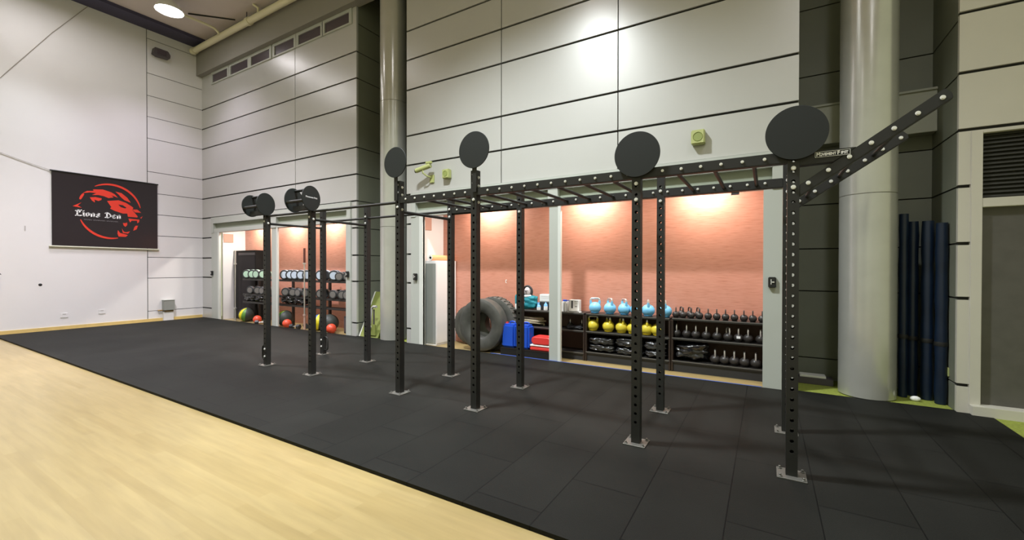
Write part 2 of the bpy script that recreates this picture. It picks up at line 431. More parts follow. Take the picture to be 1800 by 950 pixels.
recess_back(8.945, 10.452, 'dark olive panelled wall behind the second round column', [])
mb = MB()
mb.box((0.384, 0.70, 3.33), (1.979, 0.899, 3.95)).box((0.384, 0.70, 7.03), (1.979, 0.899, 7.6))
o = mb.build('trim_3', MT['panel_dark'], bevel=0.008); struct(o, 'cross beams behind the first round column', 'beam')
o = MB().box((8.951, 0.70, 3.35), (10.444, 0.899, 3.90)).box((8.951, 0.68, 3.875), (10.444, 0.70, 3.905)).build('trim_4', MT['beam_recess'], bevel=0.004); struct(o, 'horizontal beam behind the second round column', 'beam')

# round columns
def column(x, y, r, label, rings):
    mb = MB()
    zs = [0.0] + rings + [CZ]
    for a, b in zip(zs[:-1], zs[1:]):
        mb.lathe([(r - 0.012, a), (r, a + 0.006), (r, b - 0.006), (r - 0.012, b)], 64, (x, y, 0))
    o = mb.build('round_column', MT['column'], smooth=True)
    tag(o, label, 'column'); o['kind'] = 'structure'
column(1.39, 0.185, 0.29, 'grey metal clad round column between the two storage bays', [2.5, 5.27])
column(9.70, 0.29, 0.29, 'large grey round column right of the training rig', [2.53, 5.3])

# ---- storage rooms
def store(x0, x1, label, wl_x):
    zc = 3.12
    o = MB().box((x0, 0.8, -0.03), (x1, 0.86, zc)).build('wall_storage_back', MT['red']); struct(o, 'red brushed laminate wall inside the ' + label)
    o = MB().box((x0 - 0.05, 0.125, -0.03), (x0, 0.8, zc)).build('wall_storage_left', MT['inner_white']); struct(o, 'white end wall inside the ' + label)
    o = MB().box((x1, 0.125, -0.03), (x1 + 0.05, 0.8, zc)).build('wall_storage_right', MT['inner_white']); struct(o, 'right end wall inside the ' + label)
    o = MB().box((x0 - 0.05, 0.125, zc), (x1 + 0.05, 0.86, zc + 0.05)).build('ceiling', MT['store_ceiling']); struct(o, 'soffit inside the ' + label, 'ceiling')
store(-6.0, 0.10, 'left storage bay', 0)
store(2.32, 8.72, 'right storage bay', 0)

# ---- opening frames
def opening(n, x0, x1, i0, i1, mulls, ztop, label):
    """x0..x1 outer frame, i0..i1 clear opening"""
    mb = MB()
    zl = 2.675
    mb.box((x0, -0.02, -0.03), (i0, 0.05, zl))
    mb.box((i1, -0.02, -0.03), (x1, 0.05, zl))
    for a, b, kind in mulls: mb.box((a, -0.01, -0.03), (b, 0.05, zl))
    o = mb.build('trim_%d' % n, MT['frame'], bevel=0.004); struct(o, label, 'door frame')
    h = MB()
    h.box((x0, -0.035, 2.96), (x1, 0.12, ztop))
    h.box((x0, -0.035, 2.665), (x0 + 0.14, 0.12, 2.96)).box((x1 - 0.14, -0.035, 2.665), (x1, 0.12, 2.96))
    h.box((x0 + 0.14, -0.02, 2.675), (x1 - 0.14, 0.12, 2.80))
    hh = h.build('header', MT['frame'], o, bevel=0.004); hh['kind'] = 'structure'
    r = MB().box((x0 + 0.14, 0.05, 2.80), (x1 - 0.14, 0.12, 2.96)).build('track_recess', MT['frame_shaded'], o); r['kind'] = 'structure'
    if mulls:
        a, b, _ = mulls[0]
        q = MB().box((a - .02, -0.03, 2.675), (b, 0.12, 2.96)).build('header_block', MT['frame'], o, bevel=0.004); q['kind'] = 'structure'
opening(5, -6.38, 0.2, -5.93, 0.02, [(-3.09, -2.84, 0)], 3.15, 'pale grey sliding door frame of the left storage bay')
opening(6, 2.12, 8.80, 2.46, 8.56, [(5.36, 5.53, 0)], 3.17, 'pale grey sliding door frame of the right storage bay')
o = MB().box((5.532, -0.03, -0.03), (5.585, 0.03, 2.675)).build('trim_7', MT['strip'], bevel=0.004); struct(o, 'pale edge strip of the sliding door post', 'door frame')
o = MB().box((-2.838, -0.025, -0.03), (-2.78, 0.02, 2.675)).build('trim_8', MT['strip'], bevel=0.004); struct(o, 'pale edge strip of the left bay door post', 'door frame')
o = MB().box((-5.98, -0.03, -0.03), (-5.90, 0.03, 2.675)).build('trim_9', MT['strip'], bevel=0.004); struct(o, 'pale left jamb strip of the left storage bay', 'door frame')
o = MB().box((2.36, -0.03, -0.03), (2.46, 0.03, 2.675)).build('trim_10', MT['strip'], bevel=0.004); struct(o, 'pale left jamb strip of the right storage bay', 'door frame')

# ---- row of small windows high in the left bay
WX = [(-6.27, -5.38), (-5.18, -4.24), (-4.06, -3.14), (-2.90, -2.02), (-1.82, -0.91), (-0.75, 0.155)]
for k, (a, b) in enumerate(WX):
    mb = MB()
    z0, z1 = 7.35, 7.60
    mb.box((a - 0.09, -0.03, z1), (b + 0.09, 0.0, z1 + 0.075)).box((a - 0.09, -0.03, z0 - 0.04), (b + 0.09, 0.0, z0))
    mb.box((a - 0.09, -0.03, z0), (a, 0.0, z1)).box((b, -0.03, z0), (b + 0.09, 0.0, z1))
    o = mb.build('window_%d' % (k + 1), MT['frame']); struct(o, 'small dark window number %d of the high row, counted from the left' % (k + 1), 'window')
    p = MB().box((a, -0.006, z0), (b, -0.001, z1)).build('pane', MT['glass_dark'], o); p['kind'] = 'structure'

# ---- far right door with louvre above
mb = MB()
mb.box((10.545, -0.015, -0.03), (10.635, 0.12, 3.13)).box((10.635, -0.015, 2.285), (13.2, 0.12, 2.385)).box((10.635, -0.015, 3.10), (13.2, 0.12, 3.13)).box((10.545, -0.10, -0.03), (13.2, 0.12, 0.10))
o = mb.build('door_1', MT['panel_r'], bevel=0.004); struct(o, 'dark door with a dark louvre above at the right edge', 'door')
p = MB().box((10.635, 0.055, 0.10), (13.2, 0.10, 2.285)).build('door_leaf', MT['door_dark'], o); p['kind'] = 'structure'
mb = MB(); z = 2.40
while z < 3.09:
    mb.add([(10.635, 0.03, z), (13.2, 0.03, z), (13.2, 0.075, z + 0.05), (10.635, 0.075, z + 0.05), (10.635, 0.035, z - .004), (13.2, 0.035, z - .004), (13.2, 0.08, z + 0.046), (10.635, 0.08, z + 0.046)],
           [(0, 1, 2, 3), (7, 6, 5, 4), (0, 4, 5, 1), (3, 2, 6, 7), (0, 3, 7, 4), (1, 5, 6, 2)])
    z += 0.045
mb.box((10.635, 0.08, 2.385), (13.2, 0.1, 3.10))
p = mb.build('louvre', MT['louvre'], o); p['kind'] = 'structure'

# ---- rubber mats
mb = MB()
mb.box((-6.86, YEDGE, -0.029), (10.71, -0.035, 0.0))
mb.box((0.385, -0.035, -0.02), (1.975, 0.03, 0.0)).box((8.96, -0.035, -0.005), (10.44, 0.04, 0.0))
o = mb.build('rubber_mat', MT['rubber']); tag(o, 'black rubber tile flooring under the training rig', 'gym mat')
o = MB().box((4.15, -0.034, -0.029), (8.55, -0.012, 0.002)).build('edge_tape', MT['blue_tape']); tag(o, 'blue tape along the mat edge at the right storage bay', 'tape')

# ---- pipe under the ceiling
PX = 8.36
t = thing('ceiling_pipe', 'cream painted pipe running under the ceiling above the small windows', 'pipe', (-6.2, -0.3, PX))
MB().cyl((-0.65, 0, 0), (7.9, 0, 0), 0.085, n=20).build('main_pipe', MT['pipe'], t, smooth=True)
MB().cyl((-0.68, 0, 0), (-0.52, 0, 0), 0.10, n=20).build('end_cap', MT['pipe'], t, smooth=True)
for x in (2.55, 5.2):
    MB().cyl((x - 0.06, 0, 0), (x + 0.06, 0, 0), 0.105, n=20).build('coupling', MT['pipe'], t, smooth=True)
MB().tube([(1.05, -0.9, 0.16), (1.07, -0.4, 0.16), (1.07, -0.2, 0.15), (1.07, -0.1, 0.10), (1.07, -0.04, 0.0)], 0.035, 10).build('branch_pipe', MT['pipe'], t, smooth=True)
MB().tube([(2.45, 0, 0.05), (2.45, 0, 0.285)], 0.012, 8).build('hanger_rod', MT['shadow_band_rods'], t)
MB().tube([(3.05, -0.02, 0.05), (3.05, -0.02, 0.2), (2.98, -0.1, 0.27), (2.98, -0.1, 0.285)], 0.03, 10).build('hanger_rod', MT['pipe'], t)

# ---- high bay lamps
def high_bay(x, y, lz, watts, col, cone, k):
    names = ['bright high bay lamp under the ceiling at the left corner', 'high bay lamp in the hall near the white wall', 'high bay lamp over the left end of the mats', 'high bay lamp over the middle of the rig',
             'high bay lamp over the right end of the rig', 'high bay lamp far behind above the wood floor', 'high bay lamp above the wood floor at the right']
    t = thing('high_bay_lamp', names[k], 'ceiling lamp', (x, y, lz), 0, 'high bay lamps under the ceiling')
    MB().lathe([(0.10, 0.22), (0.16, 0.20), (0.26, 0.08), (0.31, -0.02), (0.305, -0.03), (0.25, 0.07), (0.15, 0.18), (0.0, 0.19)], 40).build('reflector', MT['white_card'], t, smooth=True)
    MB().lathe([(0.0, 0.012), (0.2, 0.01), (0.285, -0.005), (0.285, -0.015), (0.2, -0.03), (0.0, -0.035)], 40).build('lens', MT['lamp_glow_bright' if k == 1 else 'lamp_glow'], t, smooth=True)
    MB().cyl((0, 0, 0.2), (0, 0, CZ - lz), 0.015, n=8).build('hanger', MT['shadow_band_rods'], t)
    ld = bpy.data.lights.new('lamp_light', 'SPOT'); ld.energy = watts; ld.color = col
    ld.spot_size = R(cone); ld.spot_blend = 0.95 if k == 1 else 0.8; ld.shadow_soft_size = 0.28
    lo = bpy.data.objects.new('lamp_light', ld); COL.objects.link(lo); lo.parent = t; lo.location = (0, 0, -0.06)
for k, (x, y, lz, w_, c_, a_) in enumerate(HIGH_BAYS): high_bay(x, y, lz, w_, c_, a_, k)

# ---- fluorescent battens inside the storage bays
def batten(x, w, L_, label):
    t = thing('fluorescent_light', label, 'ceiling lamp', (x, 0.50, 3.12), 0, 'fluorescent lights in the storage bays')
    MB().box((-L_ / 2, -0.05, -0.05), (L_ / 2, 0.05, 0.0)).build('housing', MT['white_card'], t, bevel=0.004)
    MB().cyl((-L_ / 2 + .02, 0, -0.07), (L_ / 2 - .02, 0, -0.07), 0.016, n=12).build('tube', MT['tube_glow'], t, smooth=True)
    ld = bpy.data.lights.new('batten_light', 'AREA'); ld.shape = 'RECTANGLE'; ld.size = L_; ld.size_y = 0.06
    ld.energy = w; ld.color = (1.0, 0.93, 0.83)
    lo = bpy.data.objects.new('batten_light', ld); COL.objects.link(lo); lo.parent = t; lo.location = (0, 0, -0.10)
BAT = [(-4.95, 'at the left end of the dumbbell rack'), (-3.2, 'above the middle of the dumbbell rack'), (-1.5, 'at the right end of the dumbbell rack'), (3.65, 'above the tyres'), (5.85, 'above the first blue kettlebells'), (7.75, 'above the small black kettlebells')]
for x, s in BAT: batten(x, 40, 0.40, 'short fluorescent light hidden behind the header ' + s)

# ================================================================ TRAINING RIG
YFr, YBk = -2.739, -1.707
PXs = [1.554, 2.748, 4.567, 5.757, 7.578, 8.774]
HOLE_P = 0.08
S2 = 0.0390
def post_mesh(name, height):
    """square perforated tube; unit cells with a real hole in every face"""
    bm = bmesh.new()
    n = int(height / HOLE_P)
    def quad(ps):
        bm.faces.new([bm.verts.new(p) for p in ps])
    rr = 0.0142
    for side in range(4):
        def P(u, z):
            c_, s_ = math.cos(side * PI / 2), math.sin(side * PI / 2)
            x, y = u, -S2
            return (x * c_ - y * s_, x * s_ + y * c_, z)
        for k in range(n):
            z0 = k * HOLE_P; zc = z0 + HOLE_P / 2; z1 = z0 + HOLE_P
            if k == n - 1: z1 = height
            if k < 2 or k >= n - 1 or side % 2:
                quad([P(-S2, z0), P(S2, z0), P(S2, z1), P(-S2, z1)]); continue
            circ = [(rr * math.cos(2 * PI * (i + .5) / 8), rr * math.sin(2 * PI * (i + .5) / 8)) for i in range(8)]
            outer = [(S2, .5 * 0.03), (S2 * .45, z1 - zc), (-S2 * .45, z1 - zc), (-S2, .5 * 0.03), (-S2, -.5 * 0.03), (-S2 * .45, z0 - zc), (S2 * .45, z0 - zc), (S2, -.5 * 0.03)]
            corners = {0: (S2, z1 - zc), 2: (-S2, z1 - zc), 4: (-S2, z0 - zc), 6: (S2, z0 - zc)}
            for i in range(8):
                j2 = (i + 1) % 8
                ps = [circ[i], outer[i]]
                if i in corners: ps.append(corners[i])
                ps += [outer[j2], circ[j2]]
                quad([P(u, zc + v) for u, v in ps])
    quad([(-S2, -S2, height), (S2, -S2, height), (S2, S2, height), (-S2, S2, height)])
    bmesh.ops.remove_doubles(bm, verts=bm.verts, dist=1e-5)
    bmesh.ops.recalc_face_normals(bm, faces=bm.faces)
    me = bpy.data.meshes.new(name); bm.to_mesh(me); bm.free()
    me.materials.append(MT['black'])
    return me
post_short = post_mesh('upright_mesh', 2.66)
post_tall = post_mesh('upright_mesh_tall', 2.71)
rig = thing('training_rig', 'long black perforated steel rig with monkey bars and round targets on the black mats', 'exercise rig', (5.1, -2.22, 0.0))
RO = Vector(rig.location)
def rl(p): return (p[0] - RO.x, p[1] - RO.y, p[2] - RO.z)
def bolt_mesh():
    mb = MB()
    mb.cyl((0, 0, 0), (0, -0.004, 0), 0.017, n=14); mb.cyl((0, -0.004, 0), (0, -0.014, 0), 0.0125, n=6)
    o = mb.build('bolt', MT['steel']); me = o.data; bpy.data.objects.remove(o); return me
BOLT = bolt_mesh()
def bolt(p, parent, rotz=0, s=1.0):
    o = bpy.data.objects.new('bolt', BOLT); COL.objects.link(o); o.parent = parent
    o.location = p; o.rotation_euler.z = rotz; o.scale = (s, s, s); return o
bpm = MB()
bpm.box((-0.098, -0.098, 0.0), (0.098, 0.098, 0.010))
for a in (-1, 1):
    for b in (-1, 1):
        bpm.cyl((a * .076, b * .076, 0.01), (a * .076, b * .076, 0.017), 0.016, n=12)
        bpm.cyl((a * .076, b * .076, 0.017), (a * .076, b * .076, 0.030), 0.010, n=6)
tmp = bpm.build('base_plate', MT['plate'], bevel=0.0015, segs=1); BPM = tmp.data; bpy.data.objects.remove(tmp)
posts = {}
for i, x in enumerate(PXs):
    for row, y in (('f', YFr), ('b', YBk)):
        tall = row == 'f' and i >= 2
        p = bpy.data.objects.new('upright', post_tall if tall else post_short); COL.objects.link(p); p.parent = rig
        p.location = rl((x, y, 0.0))
        sm = p.modifiers.new('wall', 'SOLIDIFY'); sm.thickness = 0.004; sm.offset = -1
        q = bpy.data.objects.new('base_plate', BPM); COL.objects.link(q); q.parent = p
        posts[(i, row)] = p
# bolts in the tops of the uprights
for i in range(6):
    for zz in ((2.36, 2.53) if i < 2 else (2.38, 2.565, 2.66) if i < 4 else (2.38, 2.235)):
        bolt((0, -S2 - 0.001, zz), posts[(i, 'f')])
        if i < 4: bolt((S2 + 0.001, 0, zz - 0.03), posts[(i, 'f')], PI / 2)
    for zz in (2.36, 2.47):
        bolt((0, -S2 - 0.001, zz), posts[(i, 'b')])
# ladder rails
def rail(y):
    mb = MB(); mb.box((PXs[2] - RO.x, y - RO.y - 0.04, 2.435), (PXs[5] - RO.x - 0.0, y - RO.y + 0.04, 2.52))
    return mb.build('ladder_rail', MT['black'], rig, bevel=0.004)
def yoff(y): return y
rf = MB().box((PXs[2] - RO.x + S2, YFr - RO.y - 0.038, 2.426), (PXs[5] - RO.x - S2, YFr - RO.y + 0.038, 2.511)).build('ladder_rail', MT['black'], rig, bevel=0.004)
rb = MB().box((PXs[2] - RO.x + S2, YBk - RO.y - 0.038, 2.405), (PXs[5] - RO.x - S2, YBk - RO.y + 0.038, 2.495)).build('ladder_rail', MT['black'], rig, bevel=0.004)
for y, par, z in ((YFr, rf, 2.471), (YBk, rb, 2.457)):
    for k in range(27):
        x = 8.583 - 0.155 * k
        if x < 4.65 or any(abs(x - px) < 0.07 for px in PXs): continue
        bolt(rl((x, y - 0.039, z)), par, 0, 0.75)
for k in range(13):
    x = 8.51 - 0.294 * k
    if any(abs(x - px) < 0.055 for px in PXs): continue
    MB().cyl(rl((x, YFr + 0.036, 2.447)), rl((x, YBk - 0.036, 2.447)), 0.017, n=14).build('monkey_bar_rung', MT['black'], rig, smooth=True)
# single pull-up bars along the left half
for y in (YFr, YBk):
    for a, b in ((0, 1), (1, 2)):
        MB().cyl(rl((PXs[a] + S2 - .002, y, 2.445)), rl((PXs[b] - S2 + .002, y, 2.445)), 0.018, n=14).build('pull_up_bar', MT['black'], rig, smooth=True)
MB().cyl(rl((PXs[2] + S2, YBk, 2.40)), rl((PXs[3] - S2, YBk, 2.40)), 0.012, n=10).build('pull_up_bar', MT['black'], rig, smooth=True)
for i in (0, 1, 2):
    MB().cyl(rl((PXs[i], YFr + S2 - .002, 2.325)), rl((PXs[i], YBk - S2 + .002, 2.325)), 0.020, n=14).build('cross_bar', MT['black'], rig, smooth=True)
# round targets facing the hall
def disc_y(x, z, r, y):
    mb = MB().cyl((0, 0.006, 0), (0, -0.006, 0), r, n=72)
    o = mb.build('target_disc', MT['disc'], rig, bevel=0.0015, segs=1, loc=rl((x, y, z))); return o
for x, z, r, nz in ((4.551, 2.944, 0.193, 2.71), (5.777, 2.933, 0.205, 2.71), (7.589, 2.640, 0.204, 2.9), (8.789, 2.643, 0.203, 2.9)):
    disc_y(x, z, r, YFr - 0.062)
    MB().box(rl((x - 0.028, YFr - 0.056, nz - 0.25)), rl((x + 0.028, YFr - 0.0435, z + 0.06))).build('target_bracket', MT['black'], rig, bevel=0.001, segs=1)
# double targets facing along the rig at the left end
for i, x in ((0, 1.554), (1, 2.745)):
    yc = YFr - 0.06
    rd = 0.180 if i == 0 else 0.183
    tl = R(-14)
    for xx in (x + 0.076, x - 0.35):
        d = MB().cyl((0.006, 0, 0), (-0.006, 0, 0), rd, n=64).build('target_disc', MT['disc'], rig, bevel=0.0015, segs=1, loc=rl((xx, yc, 2.63)), rotz=-tl)
        if i == 1 and xx > x:
            M4 = Matrix.Translation((0.0075, 0.0, 0.012)) @ Matrix(((0, 0, 1, 0), (1, 0, 0, 0), (0, 1, 0, 0), (0, 0, 0, 1)))
            text_mesh('movement_first_print', 'Movement First', 0.036, M4, MT['white'], d, extrude=0.0005)
    for a in (10, 130, 250):
        y_ = yc + 0.145 * math.sin(R(a)); z_ = 2.63 + 0.145 * math.cos(R(a))
        ox = -math.tan(-tl) * (y_ - yc)
        MB().cyl(rl((x - 0.345 + ox, y_, z_)), rl((x + 0.066 + ox, y_, z_)), 0.022, n=12).build('spacer_tube', MT['black'], rig, smooth=True)
    MB().box(rl((x - 0.30, yc - 0.05, 2.46)), rl((x + 0.055, yc + 0.019, 2.53))).build('target_bracket', MT['black'], rig)

# rope anchor handles low on the left end posts
for row, sx in (('f', -1), ('b', 1)):
    p = posts[(0, row)]
    pts = [(0.0, -0.10, 0.07)]
    hx = sx * (S2)
    pts = [(hx, 0, 0.08), (hx + sx * .05, 0, 0.08), (hx + sx * .085, 0, 0.10), (hx + sx * .095, 0, 0.14), (hx + sx * .095, 0, 0.26), (hx + sx * .085, 0, 0.30), (hx + sx * .05, 0, 0.32), (hx, 0, 0.32)]
    MB().tube(pts, 0.013, 12).build('anchor_handle', MT['black'], p, smooth=True)
    bolt((0, -S2 - 0.001, 0.15), p); bolt((0, -S2 - 0.001, 0.27), p)
# rising salmon-ladder arms at the right end
SL = 0.673
ang = math.atan(SL)
for y, row in ((YFr, 'f'), (YBk, 'b')):
    x0, z0 = PXs[5] + S2, 2.205
    x1 = 9.640; z1 = 2.341 + (x1 - 8.990) * SL
    nx, nz = -math.sin(ang) * 0.043, math.cos(ang) * 0.043
    poly = [(x0, z0 + (0) - nz * 1.22), (x1 - 0.008 - nx, z1 - nz), (x1 + 0.01, z1 + 0.0), (x1 + nx - .002, z1 + nz), (x0, z0 + nz * 1.22)]
    poly = [(u - RO.x, v) for u, v in poly]
    arm = MB().prism(poly, y - RO.y - 0.038, y - RO.y + 0.038, 'xz').build('ladder_arm', MT['black'], rig, bevel=0.004)
    for k in range(6):
        x = 8.868 + 0.1225 * k
        z = 2.341 + (x - 8.990) * SL
        if row == 'f' or k > 0 or True: bolt(rl((x + 0.0, y - 0.039, z)), arm, 0, 0.9)
    bolt(rl((8.868 + 0.1225 * 6, y - 0.039, 2.341 + (8.868 + .1225 * 6 - 8.990) * SL)), arm, 0, 0.9)
for k in range(6):
    x = 8.93 + 0.1225 * k; z = 2.341 + (x - 8.990) * SL
    if k % 2 == 0: MB().cyl(rl((x, YFr + 0.036, z)), rl((x, YBk - 0.036, z)), 0.017, n=14).build('ladder_arm_rung', MT['black'], rig, smooth=True)
# short stub of the front rail that carries the maker's plate
st = MB().prism([(PXs[5] + S2 - RO.x, 2.395), (9.02 - RO.x, 2.40), (9.155 - RO.x, 2.491), (PXs[5] + S2 - RO.x, 2.494)], YFr - RO.y - 0.038, YFr - RO.y + 0.038, 'xz').build('rail_stub', MT['black'], rig, bevel=0.003)
X0, X1, Z0, Z1 = 8.908, 9.118, 2.440, 2.482
pl = MB().box((X0 - RO.x, YFr - RO.y - 0.043, Z0), (X1 - RO.x, YFr - RO.y - 0.039, Z1)).build('name_plate', MT['black'], rig)
yy = YFr - RO.y - 0.0445
fr = MB()
for a, b in (((X0, Z1 - .0035), (X1, Z1 - .001)), ((X0, Z0 + .001), (X1, Z0 + .0035)), ((X1 - .0025, Z0 + .0035), (X1, Z1 - .0035)), ((X0, Z0 + .0035), (X0 + .0025, Z1 - .0035))):
    fr.box((a[0] - RO.x, yy, a[1]), (b[0] - RO.x, yy + .0012, b[1]))
fr.build('plate_outline', MT['steel'], pl)
RX = Matrix.Rotation(PI / 2, 4, 'X')
zc = (Z0 + Z1) / 2
text_mesh('movement_first_lettering', 'M', 0.037, Matrix.Translation((8.928 - RO.x, yy, zc)) @ RX, MT['white'], pl, sx=0.86, weight=0.0012)
text_mesh('movement_first_lettering', 'OVEMENT', 0.027, Matrix.Translation((8.986 - RO.x, yy, zc - .002)) @ RX, MT['white'], pl, sx=0.80, weight=0.0010)
text_mesh('movement_first_lettering', 'F', 0.037, Matrix.Translation((9.049 - RO.x, yy, zc)) @ RX, MT['white'], pl, sx=0.9, weight=0.0012)
text_mesh('movement_first_lettering', 'IRST', 0.027, Matrix.Translation((9.084 - RO.x, yy, zc - .002)) @ RX, MT['white'], pl, sx=0.80, weight=0.0010)

# ================================================================ LEFT WALL THINGS
# banner (local u along +y, v up; origin at lower left corner)
ban = thing('banner', 'black vinyl Lions Den banner with a red lion head on the white wall', 'banner', (-6.985, -3.38, 2.15))
nb = 26; mb = MB(); BW, BH = 2.19, 1.91
vs = []; fs = []
for side, xo in ((0, 0.012), (1, 0.008)):
    for i in range(nb + 1):
        for j in range(9):
            u = BW * i / nb; v = BH * j / 8
            vs.append((xo + 0.003 * math.sin(u * 5 + v * 2), u, v - 0.01 * math.sin(PI * u / BW) * (j / 8)))
K = (nb + 1) * 9
for i in range(nb):
    for j in range(8):
        a = i * 9 + j
        fs.append((a, a + 9, a + 10, a + 1)); fs.append((K + a, K + a + 1, K + a + 10, K + a + 9))
edge = [i * 9 for i in range(nb + 1)] + [nb * 9 + j for j in range(1, 9)] + [i * 9 + 8 for i in range(nb - 1, -1, -1)] + [j for j in range(7, 0, -1)]
for k in range(len(edge)):
    a, b = edge[k], edge[(k + 1) % len(edge)]
    fs.append((a, b, K + b, K + a))
mb.add(vs, fs); mb.build('banner_sheet', MT['banner'], ban, smooth=True)
MB().cyl((0.012, -0.03, BH), (0.012, BW + 0.02, BH - 0.005), 0.017, n=10).build('top_pole', MT['black'], ban)
MB().cyl((0.012, -0.05, -0.02), (0.012, BW + 0.03, -0.035), 0.022, n=10).build('bottom_pole', MT['pole'], ban)
MB().tube([(0.005, -0.02, BH), (0.0, -0.45, BH + 0.125), (0.0, -0.86, BH + 0.265), (0.0, -1.4, BH + .45)], 0.006, 6).build('hanging_cord', MT['cable'], ban)
GX = 0.0165
logo = MB()
ccx, ccz, ra, rb_ = 1.14, 0.987, 0.66, 0.742
def ringarc(a0, a1, w0=0.006, w1=0.028, taper=True):
    n = 40
    for k in range(n):
        t0 = a0 + (a1 - a0) * k / n; t1 = a0 + (a1 - a0) * (k + 1) / n
        def w(t):
            s = (t - a0) / (a1 - a0); return w0 + (w1 - w0) * math.sin(PI * min(max(s, 0), 1)) ** 0.6
        q = []
        for t, sg in ((t0, 1), (t1, 1), (t1, -1), (t0, -1)):
            rr = sg * w(t)
            q.append((ccx + (ra + rr) * math.cos(R(t)), ccz + (rb_ + rr) * math.sin(R(t))))
        logo.prism(q, GX, GX + 0.001, 'yz')
ringarc(120, 13); ringarc(202, 283); ringarc(146, 160, 0.012, 0.026)
LOGO = {
 'mane': [(0.573, 1.411), (0.656, 1.481), (0.784, 1.501), (0.777, 1.542), (0.972, 1.569), (1.151, 1.517), (1.226, 1.469), (1.287, 1.387), (1.15, 1.438), (1.196, 1.384), (1.09, 1.35), (1.001, 1.387), (0.884, 1.405), (0.755, 1.386), (0.841, 1.451), (0.713, 1.451)],
 'crest': [(1.234, 1.55), (1.365, 1.529), (1.49, 1.416), (1.569, 1.284), (1.427, 1.336), (1.349, 1.416), (1.303, 1.48)],
 'ear': [(0.712, 1.317), (0.826, 1.342), (0.949, 1.321), (0.942, 1.28), (0.883, 1.243), (0.804, 1.271), (0.811, 1.195), (0.754, 1.236)],
 'tip': [(0.38, 1.045), (0.551, 1.161), (0.475, 1.075), (0.557, 1.019)],
 'face': [(1.06, 1.267), (1.302, 1.319), (1.458, 1.269), (1.585, 1.183), (1.625, 1.147), (1.601, 1.082), (1.722, 0.91), (1.713, 0.878), (1.504, 0.878), (1.488, 0.968), (1.394, 0.958), (1.209, 1.017), (1.119, 1.067), (1.149, 1.11), (1.104, 1.184)],
 'nose': [(1.601, 1.093), (1.714, 1.106), (1.804, 1.023), (1.665, 1.018)],
 'jaw': [(1.512, 0.828), (1.762, 0.821), (1.754, 0.748), (1.713, 0.713), (1.705, 0.784), (1.583, 0.773), (1.551, 0.719)],
 'dot': [(1.779, 0.874), (1.837, 0.922), (1.804, 0.856)],
 'tongue': [(1.393, 0.695), (1.44, 0.689), (1.487, 0.713), (1.487, 0.642), (1.447, 0.588), (1.408, 0.625)],
 'lip': [(1.284, 0.484), (1.33, 0.407), (1.502, 0.358), (1.454, 0.304), (1.298, 0.304), (1.275, 0.383)],
 'lip2': [(1.369, 0.541), (1.408, 0.453), (1.455, 0.436), (1.55, 0.463), (1.502, 0.399), (1.392, 0.411)],
 'chin': [(1.672, 0.637), (1.729, 0.642), (1.696, 0.536), (1.622, 0.489), (1.639, 0.572)]}
for k, p in LOGO.items(): logo.prism(p, GX, GX + 0.001, 'yz')
logo.build('lion_emblem', MT['banner_red'], ban)
MB().prism([(1.294, 1.198), (1.395, 1.19), (1.473, 1.129), (1.442, 1.105), (1.348, 1.134)], GX + .001, GX + 0.002, 'yz').build('lion_eye', MT['banner'], ban)
# blackletter words drawn with a broad nib
def nib(mb, pts, w=0.030, a=38, xo=GX + 0.002, th=0.012):
    dx, dz = math.cos(R(a)) * w / 2, math.sin(R(a)) * w / 2
    ex, ez = -math.sin(R(a)) * th / 2, math.cos(R(a)) * th / 2
    for (x0, z0), (x1, z1) in zip(pts[:-1], pts[1:]):
        pp = []
        for x, z in ((x0, z0), (x1, z1)):
            pp += [(x + dx + ex, z + dz + ez), (x + dx - ex, z + dz - ez), (x - dx + ex, z - dz + ez), (x - dx - ex, z - dz - ez)]
        # convex hull of the eight corners
        P = sorted(set(pp))
        def cross(o, a_, b_): return (a_[0] - o[0]) * (b_[1] - o[1]) - (a_[1] - o[1]) * (b_[0] - o[0])
        lo = []
        for q in P:
            while len(lo) >= 2 and cross(lo[-2], lo[-1], q) <= 0: lo.pop()
            lo.append(q)
        hi = []
        for q in reversed(P):
            while len(hi) >= 2 and cross(hi[-2], hi[-1], q) <= 0: hi.pop()
            hi.append(q)
        mb.prism(lo[:-1] + hi[:-1], xo, xo + 0.001, 'yz')
